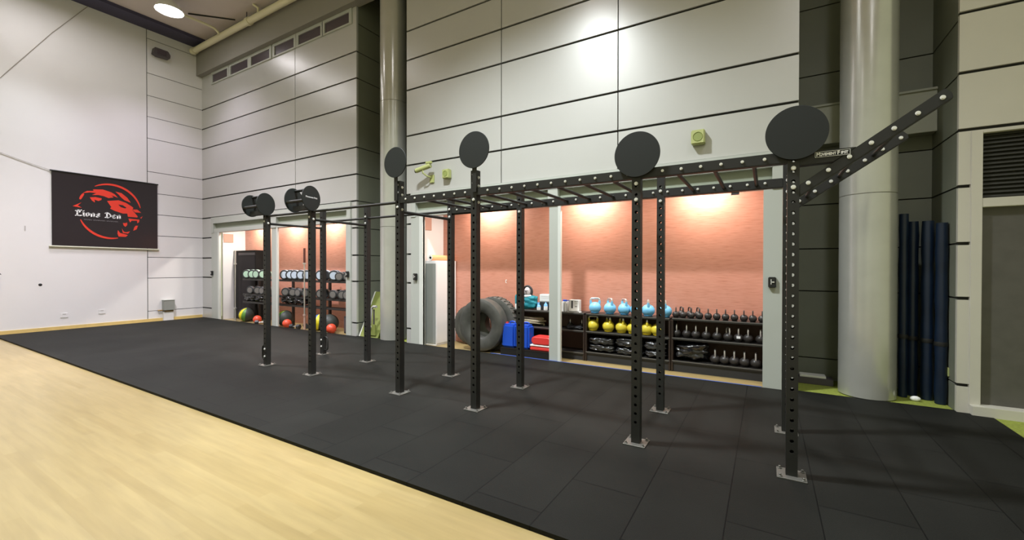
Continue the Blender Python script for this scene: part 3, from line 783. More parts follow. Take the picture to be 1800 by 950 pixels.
GL = {  # strokes in letter units: x-height 1, caps 1.55
 'L': [[(0.1, 1.35), (0.28, 1.5), (0.9, 1.45), (1.15, 1.55)], [(0.35, 1.45), (0.4, 0.9), (0.38, 0.2), (0.1, 0.05)], [(0.38, 0.2), (0.7, 0.05), (1.15, 0.12)], [(0.86, 1.42), (0.86, 0.98)]],
 'i': [[(0.15, 0.9), (0.3, 1.0), (0.3, 0.12), (0.45, 0.0)], [(0.2, 1.32), (0.34, 1.42)]],
 'o': [[(0.2, 0.85), (0.2, 0.18), (0.5, 0.0)], [(0.2, 0.8), (0.5, 1.0), (0.75, 0.8), (0.75, 0.2), (0.5, 0.0)]],
 'n': [[(0.08, 0.9), (0.2, 1.0), (0.2, 0.02)], [(0.2, 0.84), (0.5, 1.0), (0.72, 0.86), (0.72, 0.02)], [(0.72, 0.04), (0.82, 0.08)]],
 's': [[(0.80, 0.86), (0.5, 1.02), (0.22, 0.84), (0.22, 0.62), (0.74, 0.42), (0.74, 0.16), (0.44, -0.02), (0.14, 0.12)]],
 'D': [[(0.05, 1.25), (0.3, 1.45), (0.8, 1.2), (1.1, 0.8), (1.05, 0.3), (0.7, 0.0), (0.35, 0.12), (0.05, 0.1)], [(0.38, 1.15), (0.38, 0.2)]],
 'e': [[(0.22, 0.8), (0.2, 0.2), (0.45, 0.0), (0.75, 0.12)], [(0.22, 0.8), (0.48, 1.0), (0.74, 0.84), (0.72, 0.62), (0.26, 0.46)]],
}
words = MB()
u = 0.425; XH = 0.098
for ch in 'Lions Den':
    if ch == ' ': u += 0.085; continue
    adv = {'L': 0.135, 'i': 0.060, 'D': 0.142}.get(ch, 0.103)
    sx = {'L': 0.105, 'D': 0.108}.get(ch, 0.098)
    for st_ in GL[ch]:
        nib(words, [(u + a * sx, 0.805 + b * XH) for a, b in st_], w=0.030, th=0.014)
    u += adv
words.build('lions_den_lettering', MT['banner_white'], ban)
u = 0.60
for wlen in (7, 11, 11):
    sub = MB()
    for k in range(wlen):
        x = u; z = 0.703
        sub.box((GX + .002, x, z), (GX + .003, x + 0.006, z + 0.022))
        sub.box((GX + .002, x + 0.004, z + (0.016 if k % 2 else 0.002)), (GX + .003, x + (0.0232 if k < wlen - 1 else 0.018), z + (0.022 if k % 2 else 0.007)))
        if k % 4 == 0: sub.box((GX + .002, x + .012, z), (GX + .003, x + 0.017, z + 0.022))
        u += 0.0225
    sub.build('small_grey_word', MT['banner_grey'], ban)
    u += 0.022
# sheen seams of welded pockets
t = thing('floodlight', 'small grey box floodlight high on the white wall under the ceiling', 'wall light', (-7.0, -1.14, 7.93))
MB().prism([(-0.2, -0.08), (-0.17, 0.1), (0.15, 0.1), (0.21, 0.0), (0.2, -0.1), (-0.1, -0.12)], 0.06, 0.26, 'yz').build('housing', MT['grey_dark'], t, bevel=0.01)
MB().box((0.0, -0.06, -0.05), (0.06, 0.06, 0.05)).build('bracket', MT['grey_box'], t)
MB().box((0.265, -0.12, -0.07), (0.275, 0.1, 0.06)).build('lens', MT['glass_dark'], t)
t = thing('wall_box', 'grey metal box low on the white wall near the corner', 'junction box', (-7.0, -0.95, 0.3))
MB().box((0.0, -0.135, 0.0), (0.16, 0.135, 0.30)).build('case', MT['grey_box'], t, bevel=0.008)
MB().box((-0.0, -0.14, 0.30), (0.17, 0.14, 0.315)).build('lid', MT['frame'], t, bevel=0.003)
MB().box((0.0, -0.08, -0.05), (0.11, 0.12, 0.0)).build('bottom_gland', MT['brass'], t, bevel=0.006)
MB().cyl((0.05, -0.135, 0.0), (0.05, -0.25, 0.0), 0.022, n=12).build('valve', MT['brass'], t, smooth=True)
MB().box((0.0, -0.12, -0.32), (0.10, 0.13, -0.05)).build('duct_base', MT['white_wall'], t, bevel=0.004)
for y, z, lab in ((-3.16, 0.35, 'faint white socket plate low on the white wall, nearest the left edge'), (-2.43, 0.38, 'faint white socket plate low on the white wall, below the banner')):
    t = thing('wall_socket', lab, 'socket', (-7.0, y, z), 0, 'socket plates low on the white wall')
    MB().box((0, -0.07, -0.06), (0.012, 0.07, 0.06)).build('plate', MT['white_wall'], t, bevel=0.003)
    MB().box((0.012, -0.03, 0.02), (0.014, 0.03, 0.04)).build('slot', MT['mark'], t)
o = MB().lathe([(0.0, 0.012), (0.02, 0.01), (0.035, 0.0)], 16, axis='x').build('wall_plug', MT['black'], loc=(-7.0, -3.58, 1.155)); tag(o, 'tiny black plug sticking out of the white wall below the banner', 'plug')
o = MB().box((0, -0.012, -0.06), (0.006, 0.012, 0.06)).build('wall_clip', MT['mark'], loc=(-7.0, -3.83, 2.55)); tag(o, 'small grey clip on the white wall left of the banner', 'clip')
o = MB().tube([(0, -0.8, -1.4), (0.0, 0, 0), (0.0, 0.8, 1.36), (0.0, 1.5, 2.42)], 0.008, 6).build('wall_cable', MT['cable'], loc=(-6.99, -4.14, 6.2)); tag(o, 'thin grey cable running diagonally up the white wall', 'cable')
t = thing('wall_bracket', 'dark bracket on the white wall at the left edge of the view', 'bracket', (-7.0, -4.26, 1.15))
MB().tube([(0.0, 0.0, 0.3), (0.05, 0.0, 0.32), (0.08, 0.03, 0.27)], 0.008, 6).build('hook', MT['black'], t)
MB().box((0, -0.03, -0.2), (0.03, 0.015, 0.22)).build('plate', MT['black'], t)

# ================================================================ BACK WALL THINGS
t = thing('security_camera', 'cream bullet security camera on the grey wall above the right storage bay', 'camera', (2.70, -0.0, 3.40))
MB().box((-0.05, -0.03, -0.06), (0.06, 0.0, 0.10)).build('wall_plate', MT['cream'], t, bevel=0.006)
MB().tube([(0, -0.03, 0.05), (-0.02, -0.14, 0.06), (-0.08, -0.2, 0.12), (-0.08, -0.2, 0.19)], 0.016, 10).build('arm', MT['cream'], t, smooth=True)
MB().cyl((0.09, -0.16, 0.26), (-0.24, -0.22, 0.175), 0.048, n=24).build('body', MT['cream'], t, smooth=True)
MB().cyl((-0.24, -0.22, 0.175), (-0.262, -0.224, 0.17), 0.040, n=24).build('lens', MT['glass_dark'], t, smooth=True)
MB().box((-0.02, -0.2, 0.29), (0.13, -0.14, 0.34)).build('sun_shield', MT['cream'], t, bevel=0.01)
def wall_speaker(x, z, s, lab, rz=0.0):
    t = thing('wall_speaker', lab, 'speaker', (x, 0.0, z), 0, 'small cream box speakers on the grey wall')
    MB().prism([(-0.09 * s, -0.09 * s), (0.09 * s, -0.09 * s), (0.09 * s, 0.11 * s), (-0.09 * s, 0.11 * s)], 0.0, -0.12 * s, 'xz').build('case', MT['cream'], t, bevel=0.012)
    MB().lathe([(0.0, -0.121 * s), (0.055 * s, -0.121 * s), (0.062 * s, -0.128 * s), (0.066 * s, -0.121 * s)], 24, (0, 0, 0.01 * s), axis='y').build('cone', MT['cream_d'], t, smooth=True)
wall_speaker(3.12, 3.46, 0.9, 'small cream box speaker beside the security camera')
wall_speaker(7.75, 3.47, 1.0, 'square cream box speaker above the black kettlebells')
wall_speaker(-3.17, 3.44, 0.8, 'small cream box speaker above the left storage bay')
for x, z, lab in ((-6.31, 1.41, 'black door latch on the far left jamb near the corner'), (0.10, 1.44, 'black door latch at the right jamb of the left storage bay'), (2.26, 1.41, 'black door latch at the left jamb of the right storage bay'), (8.66, 1.42, 'black door latch at the right jamb beside the kettlebells')):
    t = thing('door_latch', lab, 'latch', (x, -0.036 if x != 0.10 else -0.036, z), 0, 'black latches on the storage door jambs')
    MB().box((-0.04, -0.035, -0.07), (0.05, 0.016, 0.07)).build('case', MT['black'], t, bevel=0.008)
    MB().box((-0.012, -0.045, -0.005), (0.03, -0.034, 0.010)).box((-0.012, -0.045, -0.03), (-0.002, -0.034, 0.04)).build('lever', MT['steel'], t, bevel=0.002)

# ================================================================ RECESS THINGS
t = thing('green_board', 'green board with a pale left edge leaning in the recess left of the first column', 'board', (0.42, 0.03, 0.0))
ca, sa = 0.905, 0.425
def slab(x0, x1, th0, th1, L_):
    pts = []
    for q in (th0, th1):
        for x, l in ((x0, 0), (x1, 0), (x1, L_), (x0, L_)):
            pts.append((x, l * sa - q * ca * 0 + q, l * ca))
    return MB().add(pts, [(0, 1, 2, 3), (7, 6, 5, 4), (0, 4, 5, 1), (1, 5, 6, 2), (2, 6, 7, 3), (3, 7, 4, 0)])
slab(0.035, 0.62, 0.0, 0.03, 1.12).build('panel', MT['green_board'], t)
slab(0.0, 0.034, -0.004, 0.034, 1.125).build('pale_edge', MT['board_edge'], t)
t = thing('folding_frame', 'grey folded trolley frame standing left of the first round column', 'trolley', (0.78, 0.02, 0.0))
MB().tube([(0.0, 0, 0.02), (0.04, 0, 0.4), (0.06, 0.02, 0.66), (0.12, 0.02, 0.71), (0.22, 0.02, 0.71)], 0.028, 10).build('tube_frame', MT['grey_tool'], t, smooth=True)
MB().box((0.04, 0.0, 0.05), (0.2, 0.03, 0.3)).build('plate', MT['green_board'], t, bevel=0.004)
MB().cyl((0.02, -0.03, 0.24), (0.02, 0.04, 0.24), 0.055, n=20).build('wheel', MT['grey_tool'], t, smooth=True)
MB().tube([(0.1, 0.05, 0.02), (0.1, 0.05, 0.64)], 0.018, 8).build('tube_frame', MT['grey_dark'], t, smooth=True)
random.seed(2)
for x, y, h, r, lab in ((10.075, 0.42, 2.29, 0.045, 'tall navy rolled mat closest to the big round column'), (10.19, 0.55, 2.20, 0.055, 'navy rolled mat, second from the big round column'),
                        (10.30, 0.42, 2.19, 0.06, 'navy rolled mat, third from the big round column'), (10.385, 0.27, 2.15, 0.055, 'navy rolled mat nearest the beige return wall')):
    t = thing('rolled_mat', lab, 'rolled mat', (x, y, 0), 0, 'navy rolled mats in the right recess')
    mb = MB(); pts = []
    n = 36
    prof = []
    for k in range(13):
        z = h * k / 12
        rr = r * (1 + 0.08 * math.sin(k * 2.1 + x * 9))
        prof.append((rr, z))
    mb.lathe([(0.0005, 0)] + prof + [(r * 0.6, h), (r * 0.55, h - 0.02), (0.0005, h - 0.02)], n)
    mb.build('roll', MT['blue_roll'], t, smooth=True)
    MB().lathe([(r * 1.1, h * .32), (r * 1.13, h * .32 + 0.01), (r * 1.13, h * .32 + .04), (r * 1.1, h * .32 + .05)], n).build('strap', MT['black'], t, smooth=True)
o = MB(); icosphere(o, (0, 0, 0.03), 0.04, 10, 6, sc=(1.3, 0.9, 0.8)); o = o.build('paper_scrap', MT['white_card'], loc=(10.16, 0.26, -0.005)); tag(o, 'crumpled white scrap at the foot of the navy rolled mats', 'litter')
t = thing('low_box', 'low dark box with a pale lid left of the big round column', 'box', (9.19, 0.62, -0.006))
MB().box((-0.2, -0.1, 0), (0.2, 0.1, 0.09)).build('case', MT['grey_dark'], t, bevel=0.006)
MB().box((-0.18, -0.085, 0.09), (0.12, 0.085, 0.12)).build('lid', MT['board_edge'], t, bevel=0.004)
o = MB().box((10.435, 0.22, 0.34), (10.447, 0.30, 0.44)).build('wall_socket', MT['cream'], bevel=0.003); tag(o, 'small cream socket on the return wall beside the navy rolled mats', 'socket')

# ================================================================ LEFT STORAGE BAY
t = thing('locker_cabinet', 'tall black cabinet at the left end of the left storage bay', 'cabinet', (-5.33, 0.58, -0.03))
MB().box((-0.66, -0.14, 0), (0.60, 0.20, 2.15)).build('body', MT['locker'], t, bevel=0.006)
MB().box((-0.36, -0.148, 0.05), (0.58, -0.141, 1.98)).build('door', MT['locker_door'], t, bevel=0.002)
MB().box((-0.36, -0.149, 2.0), (0.58, -0.141, 2.08)).build('top_panel', MT['grey_dark'], t, bevel=0.002)
o = MB().box((-5.999, 0.15, 2.38), (-5.985, 0.43, 2.645)).build('wall_patch', MT['beige']); tag(o, 'beige square patch high on the white end wall of the left store', 'panel')
o = MB().box((2.321, 0.16, 2.41), (2.335, 0.39, 2.68)).build('wall_patch', MT['beige']); tag(o, 'beige square patch high on the white end wall above the white cabinet', 'panel')

def barbell(x, y, h, top_m, shaft_m, lab):
    t = thing('barbell', lab, 'barbell', (x, y, -0.03))
    MB().cyl((0, 0, 0.0), (0, 0, 0.36), 0.026, n=14).build('sleeve', shaft_m, t, smooth=True)
    MB().cyl((0, 0, 0.36), (0, 0, 0.40), 0.042, n=18).build('collar', shaft_m, t, smooth=True)
    MB().cyl((0, 0, 0.40), (0, 0, h - 0.42), 0.018, n=14).build('shaft', MT['chrome'], t, smooth=True)
    MB().cyl((0, 0, h - 0.42), (0, 0, h - 0.38), 0.042, n=18).build('collar', MT['chrome'], t, smooth=True)
    MB().cyl((0, 0, h - 0.38), (0, 0, h), 0.028, n=14).build('sleeve', top_m, t, smooth=True)
barbell(-5.27, 0.13, 2.13, MT['chrome'], MT['chrome'], 'silver barbell standing upright in front of the black cabinet')
barbell(-1.77, 0.10, 2.13, MT['wood_dark'], MT['bar_copper'], 'barbell with a dark brown upper sleeve standing upright in front of the dumbbell rack')

t = thing('dumbbell_rack', 'long three tier black dumbbell rack in the left storage bay', 'rack', (-2.7, 0.28, -0.03))
for z in (1.24, 0.79, 0.56):
    mb = MB(); w0 = -2.25; w1 = 2.62
    mb.box((w0, -0.10, z), (w1, -0.06, z + 0.05)).box((w0, 0.06, z), (w1, 0.10, z + 0.05)).box((w0, -0.06, z), (w1, 0.06, z + 0.012))
    mb.build('tier', MT['shelf'], t, bevel=0.003)
for x in (-1.95, -0.2, 1.42, 2.58):
    mb = MB().box((x - 0.03, 0.19, 0), (x + 0.03, 0.25, 1.5))
    for z in (1.24, 0.79, 0.56): mb.box((x - 0.02, 0.09, z - 0.01), (x + 0.02, 0.20, z + 0.04))
    mb.build('upright', MT['shelf'], t, bevel=0.003)

def dumbbell(capm, r, lab, group, z):
    t = thing('dumbbell', lab, 'dumbbell', (0, 0, z), 0, group)
    for s in (-1, 1):
        y0, y1 = s * 0.055, s * 0.155
        mb = MB().lathe([(0.0005, y0), (r * 0.88, y0), (r, y0 + s * 0.012), (r, y1 - s * 0.012), (r * 0.9, y1), (r * .72, y1), (r * .70, y1 - s * .004), (0.0005, y1 - s * .004)], 26, axis='y')
        h = mb.build('head', MT['db_black'], t, smooth=True)
        MB().lathe([(0.0005, y1 - s * .0035), (r * 0.69, y1 - s * .0035), (r * 0.69, y1 + s * .001), (0.0005, y1 + s * .002)], 26, axis='y').build('cap', capm, h, smooth=True)
        MB().lathe([(r * 1.004, y0 + s * .02), (r * 1.012, y0 + s * .03), (r * 1.012, y1 - s * .03), (r * 1.004, y1 - s * .02)], 26, axis='y').build('band', capm, h, smooth=True)
    MB().cyl((0, -0.056, 0), (0, 0.056, 0), 0.016, n=12).build('grip', MT['chrome'], t, smooth=True)
    return t
ORD = ['first', 'second', 'third', 'fourth', 'fifth', 'sixth', 'seventh', 'eighth', 'ninth', 'tenth', 'eleventh', 'twelfth', 'thirteenth', 'fourteenth']
TX = [-4.74, -4.46, -4.19, -3.92, -2.82, -2.58, -2.32, -2.07, -1.82, -1.23, -0.77, -0.51, -0.25]
DBZ = 1.24 + 0.05 - 0.03
protos = {}
for i, x in enumerate(TX):
    cm = 'db_green' if i < 4 else ('db_grey' if i >= 11 else 'db_blue')
    cn = {'db_green': 'pale green grey', 'db_blue': 'pale blue grey', 'db_grey': 'dull grey'}[cm]
    lab = '%s round dumbbell, %s from the left on the top tier' % (cn, ORD[i])
    r = 0.135 if i < 11 else 0.115
    z = DBZ + r - 0.005 + 0.005
    if cm not in protos:
        protos[cm] = dumbbell(MT[cm], r, lab, 'dumbbells on the top tier', z); protos[cm].location = (x, 0.28, z); protos[cm].rotation_euler.z = 0.45
    else:
        dup(protos[cm], (x, 0.28, z), 0.45 + 0.25 * math.sin(i * 2.7), lab)
MX = [-4.54, -4.18, -3.88, -2.79, -2.44, -2.16, -1.89, -1.24, -0.72, -0.44, -0.2]
pm = None
for i, x in enumerate(MX):
    lab = 'black round dumbbell, %s from the left on the middle tier' % ORD[i]
    r = 0.115; z = 0.79 + 0.05 - 0.03 + r
    if pm is None: pm = dumbbell(MT['db_grey'], r, lab, 'black dumbbells on the middle tier', z); pm.location = (x, 0.28, z); pm.rotation_euler.z = 0.4
    else: dup(pm, (x, 0.28, z), 0.4 + 0.22 * math.sin(i * 2.3), lab)

def lumpy(sx, sy, sz, seed, amt=0.03, nx=22, ny=12, nz=8, rnd=0.5, fold=14):
    """a soft box with folds"""
    bm = bmesh.new(); bmesh.ops.create_cube(bm, size=1.0)
    bmesh.ops.subdivide_edges(bm, edges=bm.edges, cuts=15, use_grid_fill=True)
    for v in bm.verts:
        p = v.co * 2
        q = Vector((p.x, p.y, p.z))
        l = (abs(q.x) ** 4 + abs(q.y) ** 4 + abs(q.z) ** 4) ** 0.25
        q = q / max(l, 1e-6) * (rnd * 1.0 + (1 - rnd) * 1.0)
        d = noise.noise(Vector((q.x * 1.3 * sx / sz * .5 + seed, q.y * 1.5, q.z * 2.2 + seed))) * amt * 2.2 + noise.noise(Vector((q.x * fold * .5 + seed * 3, q.y * 2, q.z * fold * .35))) * amt
        v.co = Vector((q.x * sx / 2, q.y * sy / 2, q.z * sz / 2)) + q.normalized() * d
    me = bpy.data.meshes.new('soft'); 
    zmin = min(v.co.z for v in bm.verts)
    for v in bm.verts:
        v.co.z -= zmin
    bm.to_mesh(me); bm.free()
    for p in me.polygons: p.use_smooth = True
    return me
def soft(name, size, seed, m, loc, lab, cat, group=None, rotz=0, amt=0.03):
    me = lumpy(*size, seed, amt); me.name = name; me.materials.append(m)
    o = bpy.data.objects.new(name, me); COL.objects.link(o); o.location = loc; o.rotation_euler.z = rotz
    return tag(o, lab, cat, group)
T3 = 0.56 + 0.05 - 0.03
soft('weight_bag', (0.55, 0.22, 0.17), 1.2, MT['bag'], (-4.62, 0.28, T3), 'black weight bag on the lowest tier above the yellow and green ball', 'bag', 'black bags on the lowest tier', amt=0.02)
soft('weight_bag', (0.40, 0.22, 0.17), 4.2, MT['bag'], (-4.08, 0.28, T3), 'black weight bag on the lowest tier above the single red ball beside it', 'bag', 'black bags on the lowest tier', amt=0.02)
soft('weight_bag', (0.55, 0.24, 0.17), 7.7, MT['bag'], (-2.72, 0.28, T3), 'humped black weight bag on the lowest tier right of the white post', 'bag', 'black bags on the lowest tier', amt=0.025)
soft('weight_bag', (0.50, 0.24, 0.13), 9.1, MT['bag'], (-2.15, 0.28, T3), 'crumpled black weight bag on the lowest tier next to the upright barbell', 'bag', 'black bags on the lowest tier', amt=0.025)

def gore_ball(name, r, gores, loc, lab, group, tilt=(0, 0, 0)):
    mats = [MT['ball_dark']]; mb = MB(); n = 36; k = 20
    prof = [(max(1e-4, math.sin(PI * j / k)) * r, -math.cos(PI * j / k) * r) for j in range(k + 1)]
    mb.lathe(prof, n)
    mi = []
    for f in range(len(mb.f)):
        seg = f // k; m_ = 0
        for a, b, mm in gores:
            if a <= seg < b:
                if mm not in mats: mats.append(mm)
                m_ = mats.index(mm)
        mi.append(m_)
    mb.mi = mi
    o = mb.build(name, mats, smooth=True, loc=loc); o.rotation_euler = tilt
    return tag(o, lab, 'ball', group)
VZ = -0.03
gore_ball('medicine_ball', 0.21, [(25, 28, MT['ball_yellow']), (28, 31, MT['ball_green'])], (-4.78, 0.20, VZ + .21), 'dark medicine ball with yellow and green panels on the store floor', 'medicine balls under the dumbbell rack', (0.1, 0.25, 0.25))
gore_ball('medicine_ball', 0.22, [(22, 24, MT['ball_yellow']), (24, 27, MT['ball_green'])], (-2.86, 0.235, VZ + .22), 'large dark green medicine ball right of the white door post', 'medicine balls under the dumbbell rack', (0.2, 0.3, 0.2))
gore_ball('medicine_ball', 0.21, [(24, 27, MT['ball_blue']), (27, 30, MT['ball_yellow'])], (-1.37, 0.235, VZ + .21), 'medicine ball with blue and bright yellow panels between the rig posts', 'medicine balls under the dumbbell rack', (0.1, 0.15, 0.45))
gore_ball('medicine_ball', 0.22, [], (-0.93, 0.235, VZ + .22), 'plain dark grey medicine ball behind the rightmost red ball', 'medicine balls under the dumbbell rack')
for x, y, r, lab in ((-4.08, 0.14, 0.115, 'small red ball in front of the yellow and green medicine ball'), (-2.50, 0.07, 0.115, 'small red ball in front of the large dark green medicine ball'), (-0.615, 0.05, 0.12, 'small red ball in front of the plain dark medicine ball, near the right jamb')):
    mb = icosphere(MB(), (0, 0, 0), r, 28, 16); o = mb.build('slam_ball', MT['ball_red'], smooth=True, loc=(x, y, VZ + r)); tag(o, lab, 'ball', 'small red balls under the dumbbell rack')
def hex_db(x, y, rz, lab):
    t = thing('hex_dumbbell', lab, 'dumbbell', (x, y, VZ + 0.06), rz, 'hex dumbbells on the store floor')
    for s in (-1, 1): MB().cyl((s * 0.06, 0, 0), (s * 0.15, 0, 0), 0.068, n=6).build('head', MT['db_black'], t, bevel=0.008)
    MB().cyl((-0.062, 0, 0), (0.062, 0, 0), 0.016, n=12).build('grip', MT['chrome'], t, smooth=True)
hex_db(-2.12, 0.06, 0.3, 'black hex dumbbell on the store floor left of the upright barbell')
hex_db(-1.98, 0.27, -0.5, 'black hex dumbbell on the store floor behind the upright barbell')
hex_db(-3.78, 0.08, 0.9, 'black hex dumbbell on the store floor beside the leftmost rig post')
t = thing('speaker_box', 'black box standing on the store floor at the right jamb of the left bay', 'box', (-0.28, 0.33, VZ))
MB().box((-0.1, -0.1, 0), (0.12, 0.1, 0.42)).build('case', MT['dull_black'], t, bevel=0.01)
MB().box((-0.08, -0.106, 0.04), (0.10, -0.10, 0.38)).build('front_grille', MT['grey_dark'], t)

# ================================================================ RIGHT STORAGE BAY
t = thing('white_cabinet', 'tall white cabinet at the left end of the right storage bay', 'cabinet', (2.545, 0.42, VZ))
MB().box((-0.15, -0.30, 0), (0.15, 0.36, 1.78)).build('body', MT['inner_white'], t, bevel=0.006)
MB().box((-0.14, -0.306, 0.04), (0.14, -0.301, 1.72)).build('shaded_front', MT['grey_box'], t, bevel=0.002)  # front face coloured darker, its shade painted in
MB().box((0.151, -0.28, 0.04), (0.156, 0.34, 1.74)).build('side_panel', MT['inner_white'], t, bevel=0.002)
t = thing('rolled_exercise_mat', 'rolled orange exercise mat lying on top of the white cabinet', 'rolled mat', (2.54, 0.12, VZ + 1.78 + 0.06))
mb = MB(); pts = []
sp = []
for k in range(90):
    a = k * 0.22; sp.append((0.018 + 0.0024 * a) )
mb.lathe([(0.025, 0.0), (0.056, 0.0), (0.06, 0.01), (0.06, 0.58), (0.056, 0.60), (0.025, 0.60)], 28, axis='y').build('roll', MT['orange_roll'], t, smooth=True)
MB().lathe([(0.022, 0.0), (0.026, -0.002), (0.026, 0.4), (0.022, 0.4)], 20, axis='y').build('core', MT['black'], t, smooth=True)
MB().lathe([(0.026, -0.003), (0.056, -0.003), (0.056, 0.0), (0.026, 0.0)], 28, axis='y').build('end_face', MT['white_card'], t, smooth=True)

def tyre(Ro, Ri, w, lab, loc, rot, lean=0.0, lugs=True):
    t = thing('tyre', lab, 'tyre', loc, rot, 'big tyres in the right storage bay')
    t.rotation_euler = (lean, 0, rot)
    h = w / 2
    prof = [(Ri, -h * 0.62), (Ri - 0.004, -h * .5), (Ri + 0.0, h * .5), (Ri, h * .62), (Ri + 0.02, h * .72), (Ri + (Ro - Ri) * .35, h * .98), (Ri + (Ro - Ri) * .65, h), (Ro - 0.055, h * .93), (Ro - 0.02, h * .80), (Ro - 0.014, h * .5), (Ro - 0.012, 0), (Ro - 0.014, -h * .5), (Ro - 0.02, -h * .80), (Ro - 0.055, -h * .93), (Ri + (Ro - Ri) * .65, -h), (Ri + (Ro - Ri) * .35, -h * .98), (Ri + 0.02, -h * .72), (Ri, -h * .62)]
    MB().lathe(prof, 64, (0, 0, Ro), axis='y').build('carcass', MT['tyre'], t, smooth=True)
    if not lugs: return t
    mb = MB(); n = 34
    for i in range(n):
        for s in (-1, 1):
            a0 = 2 * PI * (i + (0.0 if s > 0 else 0.5)) / n; a1 = a0 + 2 * PI / n * 0.62
            vs = []
            for (r_, y_) in ((Ro - 0.02, s * 0.01), (Ro, s * 0.012), (Ro - 0.004, s * h * .70), (Ro - 0.024, s * h * .84)):
                for a in (a0, a1):
                    sk = s * y_ * 0.25
                    vs.append((r_ * math.cos(a + sk), y_, Ro + r_ * math.sin(a + sk)))
            mb.add(vs, [(0, 1, 3, 2), (2, 3, 5, 4), (4, 5, 7, 6), (0, 2, 4, 6), (1, 7, 5, 3), (0, 6, 7, 1)])
    mb.build('tread', MT['tread'], t)
    return t
tyre(0.52, 0.245, 0.26, 'big black tyre standing upright with its smooth sidewall facing the hall', (3.84, 0.185, VZ + .002), 0.0, 0.0, False)
tyre(0.53, 0.19, 0.23, 'knobbly big tyre standing directly behind the smooth faced one', (3.95, 0.435, VZ + .002), 0.0, 0.0)
tyre(0.42, 0.20, 0.20, 'smaller knobbly tyre behind the left side of the two big tyres', (3.22, 0.665, VZ + .002), 0.03, 0.0)

def shelf_unit(x0, x1, lab, dep=(0.40, 0.78), zs=(0.80, 0.49, 0.13)):
    t = thing('shelf_rack', lab, 'shelf', ((x0 + x1) / 2, (dep[0] + dep[1]) / 2, VZ), 0, 'black three tier shelves in the right storage bay')
    hw = (x1 - x0) / 2; hd = (dep[1] - dep[0]) / 2
    for z in zs:
        s = MB().box((-hw, -hd, z), (hw, hd, z + 0.035)).build('shelf_board', MT['shelf'], t, bevel=0.003)
        MB().box((-hw, -hd - 0.004, z + 0.022), (hw, -hd - 0.0005, z + 0.036)).build('front_lip', MT['shelf_edge'], s)
    for s in (-1, 1):
        MB().box((s * hw - 0.015, -hd, 0), (s * hw + 0.015, hd, zs[0] - 0.001)).build('side_panel', MT['shelf_side'], t, bevel=0.002)
    MB().box((-hw + 0.016, -hd + 0.02, 0), (hw - 0.016, -hd + 0.04, zs[-1] - 0.001)).build('plinth', MT['dull_black'], t)
    MB().box((-hw + 0.016, hd + 0.001, 0.02), (hw - 0.016, hd + 0.010, zs[0] + 0.0)).build('shadow_panel', MT['shelf_shadow'], t)  # added panel, paints the shadow on the red wall behind the shelves
    return t
shelf_unit(4.40, 5.84, 'black shelf unit left of and behind the grey door post', zs=(0.80, 0.49, 0.10))
shelf_unit(5.88, 7.28, 'black shelf unit holding the blue and yellow kettlebells')
shelf_unit(7.32, 8.70, 'black shelf unit holding the small black kettlebells at the right', zs=(0.81, 0.50, 0.14))

ZT, ZM, ZB = VZ + 0.835, VZ + 0.525, VZ + 0.165
def kettlebell(r, h, bodym, handlem, lab, group, comp=True):
    t = thing('kettlebell', lab, 'kettlebell', (0, 0, 0), 0, group)
    prof = [(0.0005, 0.0), (r * 0.55, 0.0), (r * 0.75, r * 0.12)]
    for k in range(3, 16):
        a = -PI / 2 + PI * k / 16
        prof.append((r * math.cos(a), r * 0.93 + r * math.sin(a) * .95))
    prof.append((0.0005, r * 0.93 + r * 0.945))
    MB().lathe(prof, 32).build('body', bodym, t, smooth=True)
    top = r * 1.55; hw = r * 0.72
    if comp:
        # coloured horns rising from the body, steel grip on top
        for s in (-1, 1):
            MB().tube([(s * hw * 0.86, 0, top - r * .25), (s * hw * 1.0, 0, top + (h - top) * .3), (s * hw * 1.02, 0, top + (h - top) * .55)], [r * .24, r * .20, r * .17], 12).build('horn', bodym, t, smooth=True)
        zt = top + (h - top) * .55
        MB().tube([(-hw * 1.02, 0, zt - .004), (-hw * .98, 0, zt + (h - zt) * .45), (-hw * .7, 0, h - r * .17), (0, 0, h - r * .15), (hw * .7, 0, h - r * .17), (hw * .98, 0, zt + (h - zt) * .45), (hw * 1.02, 0, zt - .004)], r * .165, 12).build('grip', handlem, t, smooth=True)
        MB().box((-r * .07, -0.002, top - r * .5), (r * .07, 0.002, top - r * .1)).build('weight_mark', MT['dull_black'], t).location = (0, 0, 0)
    else:
        MB().tube([(-hw * .75, 0, top - r * .3), (-hw * 1.0, 0, top + (h - top) * .35), (-hw * .8, 0, h - r * .3), (-hw * .35, 0, h - r * .15), (hw * .35, 0, h - r * .15), (hw * .8, 0, h - r * .3), (hw * 1.0, 0, top + (h - top) * .35), (hw * .75, 0, top - r * .3)], r * .17, 12).build('handle', handlem, t, smooth=True)
    return t
BX = [6.0, 6.27, 6.52, 6.725, 6.92, 7.19]
YX = [5.965, 6.245, 6.475, 6.67, 6.90, 7.07]
vd = lambda x: math.atan2(0.5 + 6.69, x - 8.60)           # bearing from the hall side
kb = None
for i, x in enumerate(BX):
    lab = 'sky blue kettlebell, %s from the left on the top shelf' % ORD[i]
    rz = (vd(x) - PI / 2 + 0.05) if i == 0 else (vd(x) + (0.45 if i in (1, 2, 3) else 0.02))
    if kb is None: kb = kettlebell(0.105, 0.28, MT['kb_blue'], MT['chrome'], lab, 'sky blue kettlebells on the top shelf'); kb.location = (x, 0.53, ZT); kb.rotation_euler.z = rz
    else: dup(kb, (x, 0.53, ZT), rz, lab)
kb = None
